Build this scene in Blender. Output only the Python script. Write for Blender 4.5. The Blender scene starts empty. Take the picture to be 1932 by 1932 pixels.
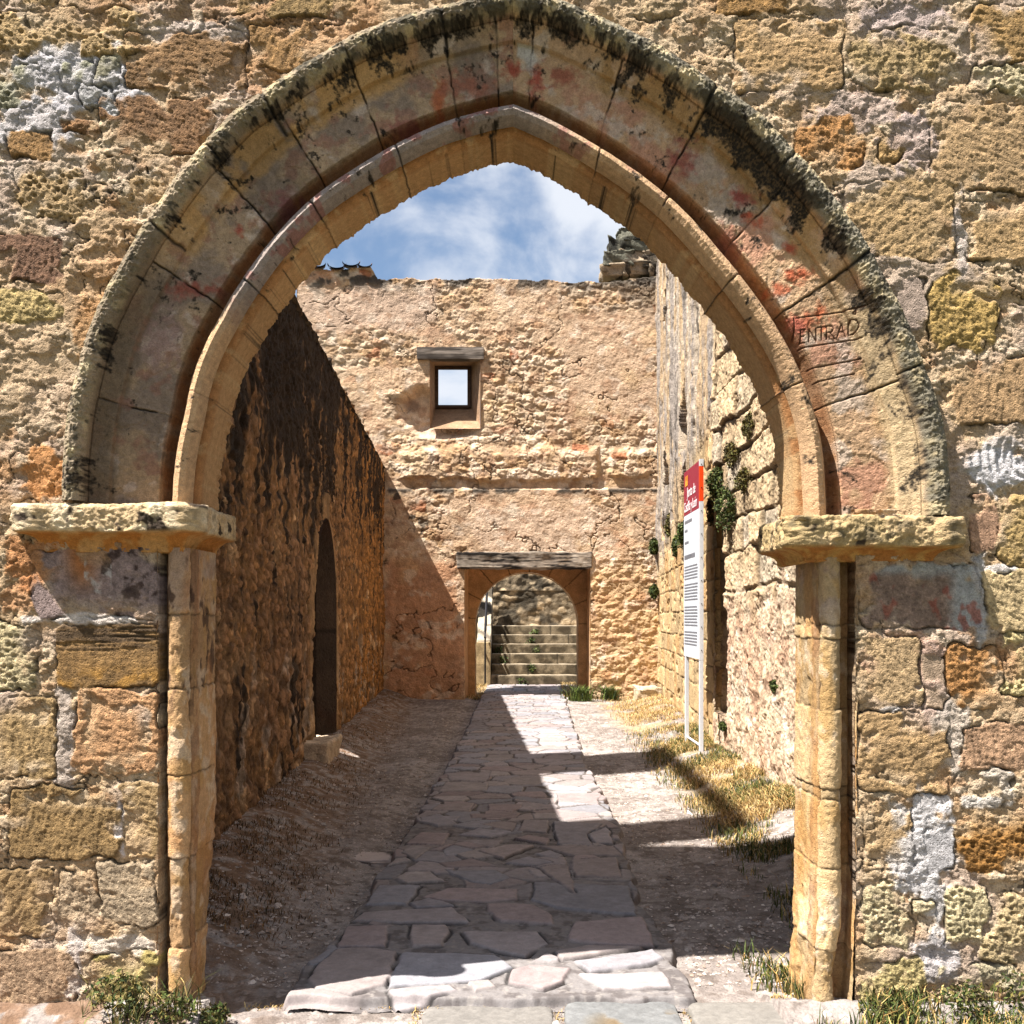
import bpy, math, random
import numpy as np
from mathutils import Vector
random.seed(7); np.random.seed(7)
scene = bpy.context.scene
COL = scene.collection
F = 1932.0; HX = 966.0; HY = 1165.0; EYE = 1.6     # measured photo scale, vanishing point, eye height
Y0 = 4.05                                            # distance of the gateway wall
S0 = F / Y0
SUN_A, SUN_B = 0.5, 0.24                            # sun travel per metre of drop (+X, +Y)

def wx(px, Y): return (px - HX) * Y / F
def wz(py, Y): return EYE + (HY - py) * Y / F
def gy(py, z=0.0): return (EYE - z) * F / (py - HY)

# ------------------------------------------------------------------ numpy noise
def _h(ix, iy, seed):
    n = (ix.astype(np.int64) * 374761393 + iy.astype(np.int64) * 668265263 + seed * 974634777) & 0xFFFFFFFF
    n = ((n ^ (n >> 13)) * 1274126177) & 0xFFFFFFFF
    n = ((n ^ (n >> 16)) * 2246822519) & 0xFFFFFFFF
    n = n ^ (n >> 15)
    return (n & 0xFFFFFF).astype(np.float32) / float(0xFFFFFF)
def vn(x, y, seed=0):
    ix = np.floor(x); iy = np.floor(y); fx = x - ix; fy = y - iy
    fx = fx*fx*(3-2*fx); fy = fy*fy*(3-2*fy)
    a = _h(ix, iy, seed); b = _h(ix+1, iy, seed); c = _h(ix, iy+1, seed); d = _h(ix+1, iy+1, seed)
    return (a*(1-fx)+b*fx)*(1-fy) + (c*(1-fx)+d*fx)*fy
def fbm(x, y, oc=4, seed=0, gain=.5):
    x = np.asarray(x, dtype=np.float32); y = np.asarray(y, dtype=np.float32)
    s = 0; a = 1; t = 0
    for i in range(oc):
        s = s + a*vn(x + 17.3*i, y - 9.1*i, seed+i*31); t += a; a *= gain
        x, y = (x*1.62 - y*1.18), (x*1.18 + y*1.62)
    return s/t
def ridge(x, y, oc=4, seed=0):
    s = 0; a = 1; t = 0
    for i in range(oc):
        s = s + a*(1-np.abs(2*vn(x+5.3*i, y+3.7*i, seed+i*17)-1)); t += a; a *= .55
        x, y = (x*1.62 - y*1.18), (x*1.18 + y*1.62)
    return s/t
def voro(x, y, seed=0, jit=.85):
    ix = np.floor(x); iy = np.floor(y)
    f1 = np.full(x.shape, 9., np.float32); f2 = f1.copy(); idr = np.zeros(x.shape, np.float32); id2 = idr.copy()
    for dx in (-1, 0, 1):
        for dy in (-1, 0, 1):
            cx = ix+dx; cy = iy+dy
            px = cx + .5 + jit*(_h(cx, cy, seed)-.5); py = cy + .5 + jit*(_h(cx, cy, seed+5)-.5)
            d = np.sqrt((x-px)**2 + (y-py)**2)
            nearer = d < f1
            f2 = np.where(nearer, f1, np.minimum(f2, d))
            r = _h(cx, cy, seed+11); r2 = _h(cx, cy, seed+23)
            idr = np.where(nearer, r, idr); id2 = np.where(nearer, r2, id2)
            f1 = np.where(nearer, d, f1)
    return f1, f2, idr, id2
def ss(a, b, x):
    t = np.clip((x-a)/(b-a), 0, 1); return t*t*(3-2*t)
def mix(c1, c2, m):
    return c1*(1-m[..., None]) + np.asarray(c2, np.float32)*m[..., None]
def C3(shape, c): return np.broadcast_to(np.asarray(c, np.float32), shape+(3,)).copy()
def lin(c):
    c = np.clip(c/255., 0, 1)
    return np.where(c <= .04045, c/12.92, ((c+.055)/1.055)**2.4)
def ashlar(u, v, ch, bl, seed, warp=.03, jit=.3):
    """course height ch, block length bl: distance to the joint (m), random per block"""
    u = u + warp*(fbm(u*3, v*3, 3, seed+3)-.5)*2; v = v + warp*(fbm(u*3+40, v*3, 3, seed+4)-.5)*2
    r = v/ch
    r = r + jit*(vn(np.floor(r)*0+r*.5, r*0, seed+8)-.5)
    row = np.floor(r); fv = r-row
    rl = bl*(.7+.6*_h(row, row*0, seed+1)); q = u/rl + 7.7*_h(row, row*0+3, seed+2)
    colm = np.floor(q); off = .25*(_h(colm, row, seed+6)-.5); off2 = .25*(_h(colm+1, row, seed+6)-.5)
    fq = q-colm
    d = np.minimum(np.minimum(fv, 1-fv)*ch, np.minimum(np.abs(fq-off*0), np.abs(1-fq))*rl)
    return d, _h(colm, row, seed+9), _h(colm, row, seed+10)

# ------------------------------------------------------------------ materials
def new_mat(name):
    m = bpy.data.materials.new(name); m.use_nodes = True
    nt = m.node_tree; nt.nodes.clear()
    out = nt.nodes.new('ShaderNodeOutputMaterial'); b = nt.nodes.new('ShaderNodeBsdfPrincipled')
    nt.links.new(b.outputs[0], out.inputs[0]); b.inputs['Roughness'].default_value = .9
    b.inputs['Specular IOR Level'].default_value = .2
    return m, nt, b
def stone_mat(name, grain=140., bump=.5, dist=.004, var=.28, rough=.92, pits=True, streak=(1, 1, 1)):
    m, nt, b = new_mat(name); N = nt.nodes.new; L = nt.links.new
    b.inputs['Roughness'].default_value = rough
    at = N('ShaderNodeAttribute'); at.attribute_name = 'Col'
    tc = N('ShaderNodeTexCoord'); mp = N('ShaderNodeMapping'); mp.inputs['Scale'].default_value = streak
    L(tc.outputs['Object'], mp.inputs[0])
    n1 = N('ShaderNodeTexNoise'); n1.inputs['Scale'].default_value = grain; n1.inputs['Detail'].default_value = 6; n1.inputs['Roughness'].default_value = .65
    n2 = N('ShaderNodeTexNoise'); n2.inputs['Scale'].default_value = grain*.22; n2.inputs['Detail'].default_value = 5
    vo = N('ShaderNodeTexVoronoi'); vo.inputs['Scale'].default_value = grain*.45
    for n in (n1, n2, vo): L(mp.outputs[0], n.inputs['Vector'])
    r = N('ShaderNodeMapRange'); r.inputs[1].default_value = .3; r.inputs[2].default_value = .7; r.inputs[3].default_value = 1-var; r.inputs[4].default_value = 1+var*.8
    L(n1.outputs[0], r.inputs[0])
    r2 = N('ShaderNodeMapRange'); r2.inputs[1].default_value = .3; r2.inputs[2].default_value = .7; r2.inputs[3].default_value = 1-var*.7; r2.inputs[4].default_value = 1+var*.6
    L(n2.outputs[0], r2.inputs[0])
    mu = N('ShaderNodeMath'); mu.operation = 'MULTIPLY'; L(r.outputs[0], mu.inputs[0]); L(r2.outputs[0], mu.inputs[1])
    vm = N('ShaderNodeVectorMath'); vm.operation = 'SCALE'; L(at.outputs['Color'], vm.inputs[0]); L(mu.outputs[0], vm.inputs['Scale'])
    L(vm.outputs[0], b.inputs['Base Color'])
    pr = N('ShaderNodeMapRange'); pr.inputs[1].default_value = 0; pr.inputs[2].default_value = .35; pr.inputs[3].default_value = 0; pr.inputs[4].default_value = .6 if pits else 0
    L(vo.outputs['Distance'], pr.inputs[0])
    ad = N('ShaderNodeMath'); L(n1.outputs[0], ad.inputs[0]); L(pr.outputs[0], ad.inputs[1])
    ad2 = N('ShaderNodeMath'); L(ad.outputs[0], ad2.inputs[0]); L(n2.outputs[0], ad2.inputs[1])
    bp = N('ShaderNodeBump'); bp.inputs['Strength'].default_value = bump; bp.inputs['Distance'].default_value = dist
    L(ad2.outputs[0], bp.inputs['Height']); L(bp.outputs[0], b.inputs['Normal'])
    return m
def plain_mat(name, rgb, rough=.6, metal=0., noise=.12, scale=40., bump=.1, wood=False):
    m, nt, b = new_mat(name); N = nt.nodes.new; L = nt.links.new
    b.inputs['Roughness'].default_value = rough; b.inputs['Metallic'].default_value = metal
    c = lin(np.array(rgb, float))
    tc = N('ShaderNodeTexCoord'); mp = N('ShaderNodeMapping'); L(tc.outputs['Object'], mp.inputs[0])
    if wood: mp.inputs['Scale'].default_value = (.12, 1, 1)
    n = N('ShaderNodeTexNoise'); n.inputs['Scale'].default_value = scale; n.inputs['Detail'].default_value = 6; L(mp.outputs[0], n.inputs['Vector'])
    cr = N('ShaderNodeValToRGB'); cr.color_ramp.elements[0].position = .3; cr.color_ramp.elements[1].position = .7
    cr.color_ramp.elements[0].color = tuple(c*(1-noise))+(1,); cr.color_ramp.elements[1].color = tuple(np.minimum(c*(1+noise), 1))+(1,)
    L(n.outputs[0], cr.inputs[0]); L(cr.outputs[0], b.inputs['Base Color'])
    bp = N('ShaderNodeBump'); bp.inputs['Strength'].default_value = bump; bp.inputs['Distance'].default_value = .01
    L(n.outputs[0], bp.inputs['Height']); L(bp.outputs[0], b.inputs['Normal'])
    return m
def leaf_mat(name):
    m, nt, b = new_mat(name); N = nt.nodes.new; L = nt.links.new
    at = N('ShaderNodeAttribute'); at.attribute_name = 'Col'
    n = N('ShaderNodeTexNoise'); n.inputs['Scale'].default_value = 30
    r = N('ShaderNodeMapRange'); r.inputs[3].default_value = .75; r.inputs[4].default_value = 1.25; L(n.outputs[0], r.inputs[0])
    vm = N('ShaderNodeVectorMath'); vm.operation = 'SCALE'; L(at.outputs['Color'], vm.inputs[0]); L(r.outputs[0], vm.inputs['Scale'])
    L(vm.outputs[0], b.inputs['Base Color']); b.inputs['Roughness'].default_value = .65
    return m
M_WALL = stone_mat('weathered_sandstone', 170, 1., .008, .36)
M_ARCH = stone_mat('carved_sandstone', 190, .8, .005, .28)
M_BACK = stone_mat('plastered_rubble', 45, .9, .012, .26)
M_RUB = stone_mat('rubble_stone', 40, 1., .014, .34)
M_SLAB = stone_mat('paving_stone', 120, .25, .003, .14, .8)
M_GROUND = stone_mat('gravelly_earth', 90, .9, .008, .28, .95)
M_STEP = stone_mat('old_step_stone', 40, .6, .008, .35)
M_LEAF = leaf_mat('leaf')
M_WOOD = stone_mat('weathered_timber', 30, .8, .01, .45, .85, False, (.12, 1, 1.6))

# ------------------------------------------------------------------ mesh helpers
ALB = .74
def raw_mesh(name, V, Fq, C, mat, parent=None, smooth=True, tris=None):
    me = bpy.data.meshes.new(name); V = np.asarray(V, np.float32)
    nq = 0 if Fq is None else len(Fq); nt_ = 0 if tris is None else len(tris)
    me.vertices.add(len(V)); me.vertices.foreach_set('co', V.ravel())
    li = []; 
    if nq: li.append(np.asarray(Fq, np.int32).ravel())
    if nt_: li.append(np.asarray(tris, np.int32).ravel())
    li = np.concatenate(li); me.loops.add(len(li)); me.loops.foreach_set('vertex_index', li)
    me.polygons.add(nq+nt_)
    st = np.concatenate([np.arange(nq)*4, nq*4+np.arange(nt_)*3]).astype(np.int32)
    me.polygons.foreach_set('loop_start', st)
    me.polygons.foreach_set('use_smooth', np.full(nq+nt_, smooth))
    me.update(calc_edges=True); me.validate()
    if C is not None:
        C = np.asarray(C, np.float32); g_ = C.mean(-1, keepdims=True); C = (C+(g_-C)*.13)*np.array((1.02, .995, .99), np.float32)
        a = me.color_attributes.new('Col', 'FLOAT_COLOR', 'POINT')
        c4 = np.ones((len(V), 4), np.float32); c4[:, :3] = lin(np.asarray(C, np.float32).reshape(-1, 3))*ALB
        a.data.foreach_set('color', c4.ravel())
    me.materials.append(mat)
    o = bpy.data.objects.new(name, me); COL.objects.link(o)
    if parent is not None: o.parent = parent
    return o
def grid(name, P, C, mat, parent=None, keep=None, ext=None):
    n, m = P.shape[:2]
    idx = np.arange(n*m).reshape(n, m)
    if keep is None: keep = np.ones((n-1, m-1), bool)
    q = np.stack([idx[:-1, :-1], idx[:-1, 1:], idx[1:, 1:], idx[1:, :-1]], -1)[keep]
    V = P.reshape(-1, 3); Cc = C.reshape(-1, 3)
    if ext is not None:
        k = np.zeros((n+1, m+1), bool); k[1:-1, 1:-1] = keep
        E = []
        for (i, j, a, b) in ((0, 1, 0, 1), (2, 1, 3, 2), (1, 0, 0, 3), (1, 2, 1, 2)):
            nb = k[i:i+n-1, j:j+m-1]
            s = keep & ~nb
            qq = np.stack([idx[:-1, :-1], idx[:-1, 1:], idx[1:, 1:], idx[1:, :-1]], -1)[s]
            E.append(qq[:, [a, b]])
        E = np.concatenate(E); nv = len(V)
        used = np.unique(E); remap = np.full(nv, -1); remap[used] = np.arange(len(used))+nv
        V = np.concatenate([V, V[used]+np.asarray(ext, np.float32)]); Cc = np.concatenate([Cc, Cc[used]])
        q = np.concatenate([q, np.stack([E[:, 0], E[:, 1], remap[E[:, 1]], remap[E[:, 0]]], -1)])
    # drop unused vertices
    used = np.unique(q); rm = np.zeros(len(V), np.int64); rm[used] = np.arange(len(used))
    return raw_mesh(name, V[used], rm[q], Cc[used], mat, parent)
def tag(o, label=None, cat=None, group=None, kind=None):
    if label: o['label'] = label
    if cat: o['category'] = cat
    if group: o['group'] = group
    if kind: o['kind'] = kind
    return o
def empty(name, loc, label, cat, group=None):
    o = bpy.data.objects.new(name, None); COL.objects.link(o); o.location = loc; o.empty_display_size = .1
    return tag(o, label, cat, group)
def reloc(root):
    """children were written in world coordinates: keep them there"""
    for ch in [c for c in bpy.data.objects if c.parent == root]:
        ch.location = ch.location - root.location
def box_relief(name, x0, x1, y0, y1, z0, z1, col, mat, parent=None, st=.04, amp=.01, seed=1, bev=.01, colfn=None):
    """a rounded stone/timber block with worn faces, closed"""
    V = []; Q = []; Cc = []
    c = np.array([(x0+x1)/2, (y0+y1)/2, (z0+z1)/2]); hs = np.array([(x1-x0)/2, (y1-y0)/2, (z1-z0)/2])
    ns = [max(2, int(2*h/st)+1) for h in hs]; base = 0
    for ax in range(3):
        a, b = [i for i in range(3) if i != ax]
        for s in (-1, 1):
            ga, gb = np.meshgrid(np.linspace(-1, 1, ns[a]+1), np.linspace(-1, 1, ns[b]+1), indexing='ij')
            p = np.zeros(ga.shape+(3,)); p[..., a] = ga*hs[a]; p[..., b] = gb*hs[b]; p[..., ax] = s*hs[ax]
            inner = np.clip(p, -(hs-bev), hs-bev); d = p-inner; ln = np.linalg.norm(d, axis=-1, keepdims=True)+1e-9
            p = inner + d/ln*np.minimum(ln, bev)
            w = p+c
            nrm = d/ln
            nse = (fbm(w[..., 0]*5+w[..., 2]*2.1+seed*7, w[..., 1]*5+w[..., 2]*4.3, 4, seed)-.5)*2
            w = w + nrm*(nse*amp)[..., None]
            idx = np.arange(ga.size).reshape(ga.shape)+base
            q = np.stack([idx[:-1, :-1], idx[:-1, 1:], idx[1:, 1:], idx[1:, :-1]], -1).reshape(-1, 4)
            V.append(w.reshape(-1, 3)); Q.append(q); base += ga.size
            if colfn: cc = colfn(w)
            else: cc = C3(ga.shape, col)*(0.8+.4*fbm(w[..., 0]*9+w[..., 2]*5, w[..., 1]*9+w[..., 2]*9, 4, seed+2))[..., None]
            Cc.append(cc.reshape(-1, 3))
    return raw_mesh(name, np.concatenate(V), np.concatenate(Q), np.concatenate(Cc), mat, parent)
def tube(name, pts, r, mat, parent, n=8):
    V = []; Q = []
    for i, p in enumerate(pts):
        p = Vector(p); d = (Vector(pts[min(i+1, len(pts)-1)])-Vector(pts[max(i-1, 0)])).normalized()
        a = d.orthogonal().normalized(); b = d.cross(a)
        for k in range(n):
            t = 2*math.pi*k/n; V.append(tuple(p + a*math.cos(t)*r + b*math.sin(t)*r))
    for i in range(len(pts)-1):
        for k in range(n): Q.append((i*n+k, i*n+(k+1) % n, (i+1)*n+(k+1) % n, (i+1)*n+k))
    return raw_mesh(name, V, Q, None, mat, parent)
def catmull(pts, n):
    p = np.array(pts, float); p = np.vstack([2*p[0]-p[1], p, 2*p[-1]-p[-2]]); out = []
    for i in range(1, len(p)-2):
        t = np.linspace(0, 1, 24, endpoint=False)[:, None]
        a, b, c, d = p[i-1], p[i], p[i+1], p[i+2]
        out.append(.5*((2*b)+(-a+c)*t+(2*a-5*b+4*c-d)*t*t+(-a+3*b-3*c+d)*t**3))
    out.append(p[-2][None]); o = np.vstack(out)
    s = np.concatenate([[0], np.cumsum(np.linalg.norm(np.diff(o, axis=0), axis=1))]); q = np.linspace(0, s[-1], n)
    return np.stack([np.interp(q, s, o[:, 0]), np.interp(q, s, o[:, 1])], -1), s[-1]

# ------------------------------------------------------------------ GATEWAY WALL (front)
OUT_L = [(125,948),(126,900),(129,850),(138,770),(159,683),(177,622),(207,556),(244,490),(283,424),(357,320),(435,232),(477,198),(580,130),(672,78),(731,55),(800,33),(869,16),(968,-6)]
OUT_R = [(968,-6),(1039,8),(1127,44),(1215,84),(1297,133),(1337,163),(1426,222),(1489,287),(1556,364),(1627,463),(1663,530),(1709,619),(1740,707),(1762,765),(1777,827),(1784,900),(1786,975)]
IN_L = [(353,948),(356,900),(362,850),(375,790),(389,721),(412,660),(438,610),(467,560),(523,482),(601,399),(686,338),(763,293),(841,256),(919,232),(968,222)]
IN_R = [(968,222),(1039,254),(1115,299),(1180,342),(1242,391),(1290,440),(1332,489),(1380,548),(1423,607),(1460,668),(1486,724),(1508,790),(1520,860),(1526,975)]
NL = 1000
oL, lenL = catmull(OUT_L, NL); oR, lenR = catmull(OUT_R, NL); iL, _ = catmull(IN_L, NL); iR, _ = catmull(IN_R, NL)

# stones traced off the photograph: x0,y0,x1,y1, colour, kind(r rough, p pitted, s smooth, c chiselled), raise(m)
ST = [
 (-40,22,292,104,(196,165,112),'p',.03),(235,58,458,168,(152,116,74),'c',.012),(464,42,590,132,(170,130,78),'c',.010),
 (192,184,402,292,(150,112,74),'c',.012),(-30,120,76,203,(168,166,136),'p',.02),(120,116,172,166,(160,160,128),'r',.02),(172,110,228,172,(165,160,130),'r',.02),
 (14,250,104,299,(168,128,76),'c',.008),(300,-40,486,26,(160,128,78),'c',.01),(508,-40,694,36,(168,138,86),'c',.008),(150,160,215,205,(190,190,188),'r',.012),
 (-30,445,116,530,(140,104,78),'c',.006),(30,310,160,412,(190,160,112),'p',.012),(240,325,322,392,(196,165,118),'p',.012),(-30,545,120,600,(196,172,110),'r',.008),(-30,-40,105,12,(180,150,100),'p',.012),
 (110,222,190,250,(150,110,70),'r',.006),
 (62,1034,300,1166,(158,138,132),'s',.0),(104,1178,300,1297,(158,122,72),'h',.006),(-30,1178,70,1302,(206,190,142),'p',.012),
 (-30,1316,103,1470,(178,148,98),'c',.01),(143,1303,300,1462,(208,158,108),'c',.012),(15,1484,226,1616,(160,130,82),'c',.012),(234,1480,300,1617,(176,146,98),'c',.012),
 (-30,1640,98,1768,(166,136,90),'c',.012),(188,1626,300,1748,(184,164,132),'c',.012),(108,1634,182,1748,(178,156,124),'r',.006),
 (-30,1792,146,1904,(182,152,118),'c',.014),(166,1800,300,1906,(186,168,98),'r',.014),
 (1348,-40,1532,25,(168,128,72),'c',.01),(1386,38,1590,174,(200,164,112),'c',.010),(1602,58,1810,167,(184,158,108),'r',.012),(1832,8,2000,121,(180,144,88),'c',.012),
 (1830,122,2000,178,(206,192,148),'p',.018),(1758,200,2000,362,(190,158,112),'c',.014),(1498,224,1630,316,(190,138,80),'r',.004),(1655,246,1696,306,(180,145,90),'r',.008),
 (1592,342,1800,490,(194,162,112),'c',.008),(1826,377,2000,497,(198,164,112),'c',.012),(1753,517,1882,660,(192, 160, 90),'r',.014),(1664,522,1740,636,(184,164,146),'s',.0),
 (1890,566,2000,690,(172,150,132),'r',.006),(1797,672,1960,802,(194,158,112),'c',.012),(1830,928,1882,1046,(188,148,116),'s',.006),(1890,934,2000,1062,(196,166,104),'r',.010),
 (1858,1078,2000,1198,(206,182,132),'c',.014),(1616,1062,1846,1186,(152,128,110),'s',-.004),(1616,1208,1738,1340,(198,168,122),'c',.010),(1786,1216,1890,1336,(186,134,76),'r',.004),
 (1892,1190,2000,1322,(208,190,132),'p',.014),(1618,1350,1792,1494,(192,158,108),'c',.012),(1812,1367,2000,1448,(190,152,116),'c',.008),(1812,1452,1916,1510,(212,200,180),'r',.014),
 (1624,1508,1724,1642,(194,162,114),'c',.012),(1808,1522,2000,1652,(168,120,58),'p',.016),(1624,1660,1720,1790,(212,196,150),'p',.020),(1784,1668,1862,1790,(212,198,150),'p',.028),(1850,1690,2000,1820,(206,184,134),'p',.03),
 (1728,1708,1778,1776,(206,192,150),'r',.014),(1628,1812,1746,1890,(204,186,124),'r',.014),(1770,1822,1930,1880,(200,188,150),'r',.022),(1745,1560,1800,1640,(206,206,206),'s',.004),
 (1740,1240,1784,1340,(196,170,140),'s',.004),(600,-60,900,-14,(180,150,100),'r',.01),(1180,-40,1330,30,(196,170,128),'r',.004),
]
PATCH = [ # white lime, lilac plaster, orange bleeding: cx,cy,rx,ry,colour,strength
 (150,140,150,70,(205,205,210),.9),(60,235,90,50,(204,202,205),.85),(230,190,80,18,(222,220,222),.9),(100,330,90,60,(206,194,180),.5),(360,65,110,28,(214,200,188),.7),
 (60,690,110,180,(206,178,140),.6),(100,900,60,60,(214,140,70),.75),(200,640,60,120,(206,150,90),.6),(60,1060,60,60,(204,130,70),.7),(40,1120,60,40,(196,128,76),.5),
 (122,1390,26,120,(190,176,162),.9),(180,1170,140,16,(226,218,208),.9),(230,1780,90,24,(228,216,196),.95),(140,1810,20,90,(206,196,188),.8),(228,1560,10,60,(220,214,212),.9),(110,1560,140,20,(196,168,130),.4),
 (1700,45,90,45,(196,178,172),.8),(1620,210,110,40,(192,172,162),.75),(1720,270,60,70,(192,172,164),.8),(1640,330,60,30,(200,182,168),.7),(1500,160,120,30,(198,178,158),.6),
 (1810,440,16,90,(206,196,188),.8),(1700,520,130,60,(194,176,160),.6),(1880,880,62,56,(216,216,218),.98),(1900,820,60,30,(198,184,170),.6),(1790,900,30,120,(190,168,146),.5),
 (1850,1120,20,110,(190,190,188),.9),(1780,1080,80,20,(176,186,184),.8),(1900,1080,60,18,(220,216,212),.9),(1720,1240,100,60,(196,150,122),.7),(1760,1300,30,120,(204,176,160),.7),
 (1790,1380,40,90,(206,196,182),.8),(1740,1600,70,120,(214,214,214),.95),(1770,1700,40,70,(210,210,208),.9),(1850,1515,60,14,(226,222,212),.9),(1760,1810,50,50,(206,204,206),.8),(1680,1345,30,14,(226,222,218),.9),
 (1900,1400,60,40,(196,160,132),.4),(1250,10,120,40,(206,180,140),.5),
]
LETTER_POLY = None
def wall_fields(U, Vp):
    """front wall relief (m, towards viewer) and colour, in photo units on the wall plane"""
    u = U/S0*1.0; v = Vp/S0
    wu = U + 9*(fbm(U/60, Vp/60, 3, 71)-.5)*2; wv = Vp + 9*(fbm(U/60+9, Vp/60, 3, 72)-.5)*2
    # crumbly lime and rubble fill
    f1, f2, r1, r2 = voro(wu/26, wv/20, 5); e = f2-f1
    g1, g2, q1, q2 = voro(wu/9+3, wv/7, 6)
    lo = fbm(U/220, Vp/180, 4, 11); mid = fbm(U/50, Vp/40, 4, 12); hi = fbm(U/5, Vp/4.5, 4, 13, .62)
    crumb = ss(.35, .62, fbm(U/90, Vp/90, 3, 15))
    fl = fbm(U/38+4, Vp/30, 5, 23); fla = .006*(ss(.47, .485, fl)+ss(.56, .57, fl)+ss(.40, .41, fl))      # flaking skins of plaster
    h = (.012*(mid-.5) + .008*(hi-.5) + crumb*(.007*(r1-.5)*ss(0, .12, e) - .005*(1-ss(0, .06, e))) + .004*(q1-.5)*crumb + .008*(ridge(U/17, Vp/12, 4, 19)-.6)+fla-.008)
    cv = np.abs(fbm(wu/95, wv/80, 5, 27)-.5); ck = (1-ss(.003, .010, cv))*ss(.45, .6, fbm(U/160, Vp/160, 2, 28)); h = h-.008*ck
    col = C3(U.shape, (202, 172, 130))
    col = mix(col, (214, 190, 152), ss(.5, .7, mid)); col = mix(col, (190, 140, 92), ss(.5, .75, lo)*.7)
    col = mix(col, (196, 176, 160), ss(.55, .75, fbm(U/130, Vp/110, 4, 14))*.7)
    col = mix(col, (222, 204, 172), ss(.6, .8, r1)*crumb*.6); col = mix(col, (176, 128, 84), ss(.75, .95, r2)*crumb*.5)
    col = col*(1-.25*(1-ss(0, .05, e))*crumb)[..., None]; col = col*(1-.5*ck)[..., None]*(.9+.2*hi)[..., None]
    for (cx, cy, rx, ry, c, s) in PATCH:
        sl = (np.abs(U-cx) < rx*1.8) & (np.abs(Vp-cy) < ry*1.8)
        if not sl.any(): continue
        uu = wu[sl]; vv = wv[sl]
        d = np.sqrt(((uu-cx)/rx)**2+((vv-cy)/ry)**2) + .55*(fbm(uu/22, vv/22, 4, 33)-.5)*2
        m = (1-ss(.72, 1.0, d))*s; col[sl] = mix(col[sl], c, m)
        h[sl] = h[sl]*(1-.35*m) + .006*m
        if c[0] == 216: h[sl] += m*.004*np.sin(np.hypot(uu-cx-60, (vv-cy+20)*1.0)/2.6)
    # generic ashlar outside of the photographed part
    outm = (U < -60) | (U > 2000) | (Vp < -60)
    d, a1, a2 = ashlar(U/S0, Vp/S0, .32, .6, 44)
    mm = ss(.006, .02, d)*outm
    col = mix(col, (186, 152, 104), mm*.9); col = col*(1-.0*mm)[..., None]; h = h + mm*(.01+.01*a1)
    for k, (x0, y0, x1, y1, c, kd, rs) in enumerate(ST):
        sl = (U > x0-22) & (U < x1+22) & (Vp > y0-22) & (Vp < y1+22)
        if not sl.any(): continue
        uu = U[sl]; vv = Vp[sl]
        amp = {'c': 13, 's': 12, 'h': 6, 'r': 20, 'p': 18}[kd]
        a = uu + amp*(fbm(uu/45+k, vv/45, 3, 80+k)-.5)*2 + 3*(fbm(uu/9, vv/9, 2, 81)-.5)*2
        b = vv + amp*(fbm(uu/45+k+50, vv/45, 3, 90+k)-.5)*2 + 3*(fbm(uu/9+70, vv/9, 2, 82)-.5)*2
        hw = (x1-x0)/2; hh = (y1-y0)/2; rad = min(hw, hh)*(.22 if kd in 'cs' else .3 if kd == 'h' else .5)
        qx = np.abs(a-(x0+x1)/2)-hw+rad; qy = np.abs(b-(y0+y1)/2)-hh+rad
        sd = np.hypot(np.maximum(qx, 0), np.maximum(qy, 0))+np.minimum(np.maximum(qx, qy), 0)-rad
        m = 1-ss(-2.0, 2.0, sd); rs = rs*.55+.003
        smear = ss(.46, .56, fbm(uu/60, vv/50, 4, 120+k))*ss(-56, -10, sd)*.92   # lime smeared over the arris
        m2 = m*(1-smear*(kd != 'h'))
        nz = (fbm(uu/26, vv/26, 5, 101+k, .6)-.5)*.75; fz = fbm(uu/4.2, vv/4.2, 4, 102, .65)-.5
        if kd == 'c':
            ang = (k*1.7) % 3.1; st = (uu*math.cos(ang)+vv*math.sin(ang))
            tool = ridge(st/10, (vv*math.cos(ang)-uu*math.sin(ang))/34, 2, 7)
            sh = rs + .006*nz + .009*fz + .007*(tool-.5)
        elif kd == 's': sh = rs + .006*nz + .003*fz
        elif kd == 'h':
            sh = rs + .01*nz + .006*fz - .014*ss(.72, .9, ridge(uu/160, vv/9, 3, 9))*(1-ss(0, 70, vv-y0))
        elif kd == 'p':
            p1, p2, w1, w2 = voro(uu/13, vv/11, 30+k); sh = rs + .018*nz + .010*fz - .017*(1-ss(.1, .5, p1))*ss(.35, .7, w1)
            p1, p2, w1, w2 = voro(uu/5, vv/4.5, 31+k); sh = sh - .006*(1-ss(.1, .5, p1))*ss(.3, .7, w1)
        else: sh = rs + .020*nz + .014*fz + .012*(ridge(uu/20, vv/16, 3, 40+k)-.6)
        sh = sh - .006*ss(-10, 0, sd)*(kd in 'rp')
        h[sl] = h[sl]*(1-m2) + sh*m2
        crack = np.exp(-((sd-.5)/1.7)**2)*ss(.44, .54, fbm(uu/50+3, vv/50, 3, 140+k))*(1-smear*.6)
        h[sl] -= .016*crack
        c0 = C3(uu.shape, c); vr = fbm(uu/30, vv/24, 4, 150+k)
        c0 = c0*(.82+.32*vr+.5*fz)[..., None]; c0 = mix(c0, np.array(c)*.78, ss(.6, .8, fbm(uu/12, vv/10, 3, 151))*.5)
        c0 = mix(c0, np.minimum(np.array(c)*1.12+8, 255), ss(.55, .8, fbm(uu/16, vv/14, 3, 152))*.5)
        if kd == 'h':
            c0 = mix(c0, (70, 58, 46), (1-ss(30, 62, vv-y0+14*nz))*.65*ss(.3, .6, fbm(uu/50, vv/6, 3, 5)))
            c0 = mix(c0, (196, 140, 52), ss(70, 100, vv-y0)*ss(.45, .6, vr)*.6)
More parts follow.
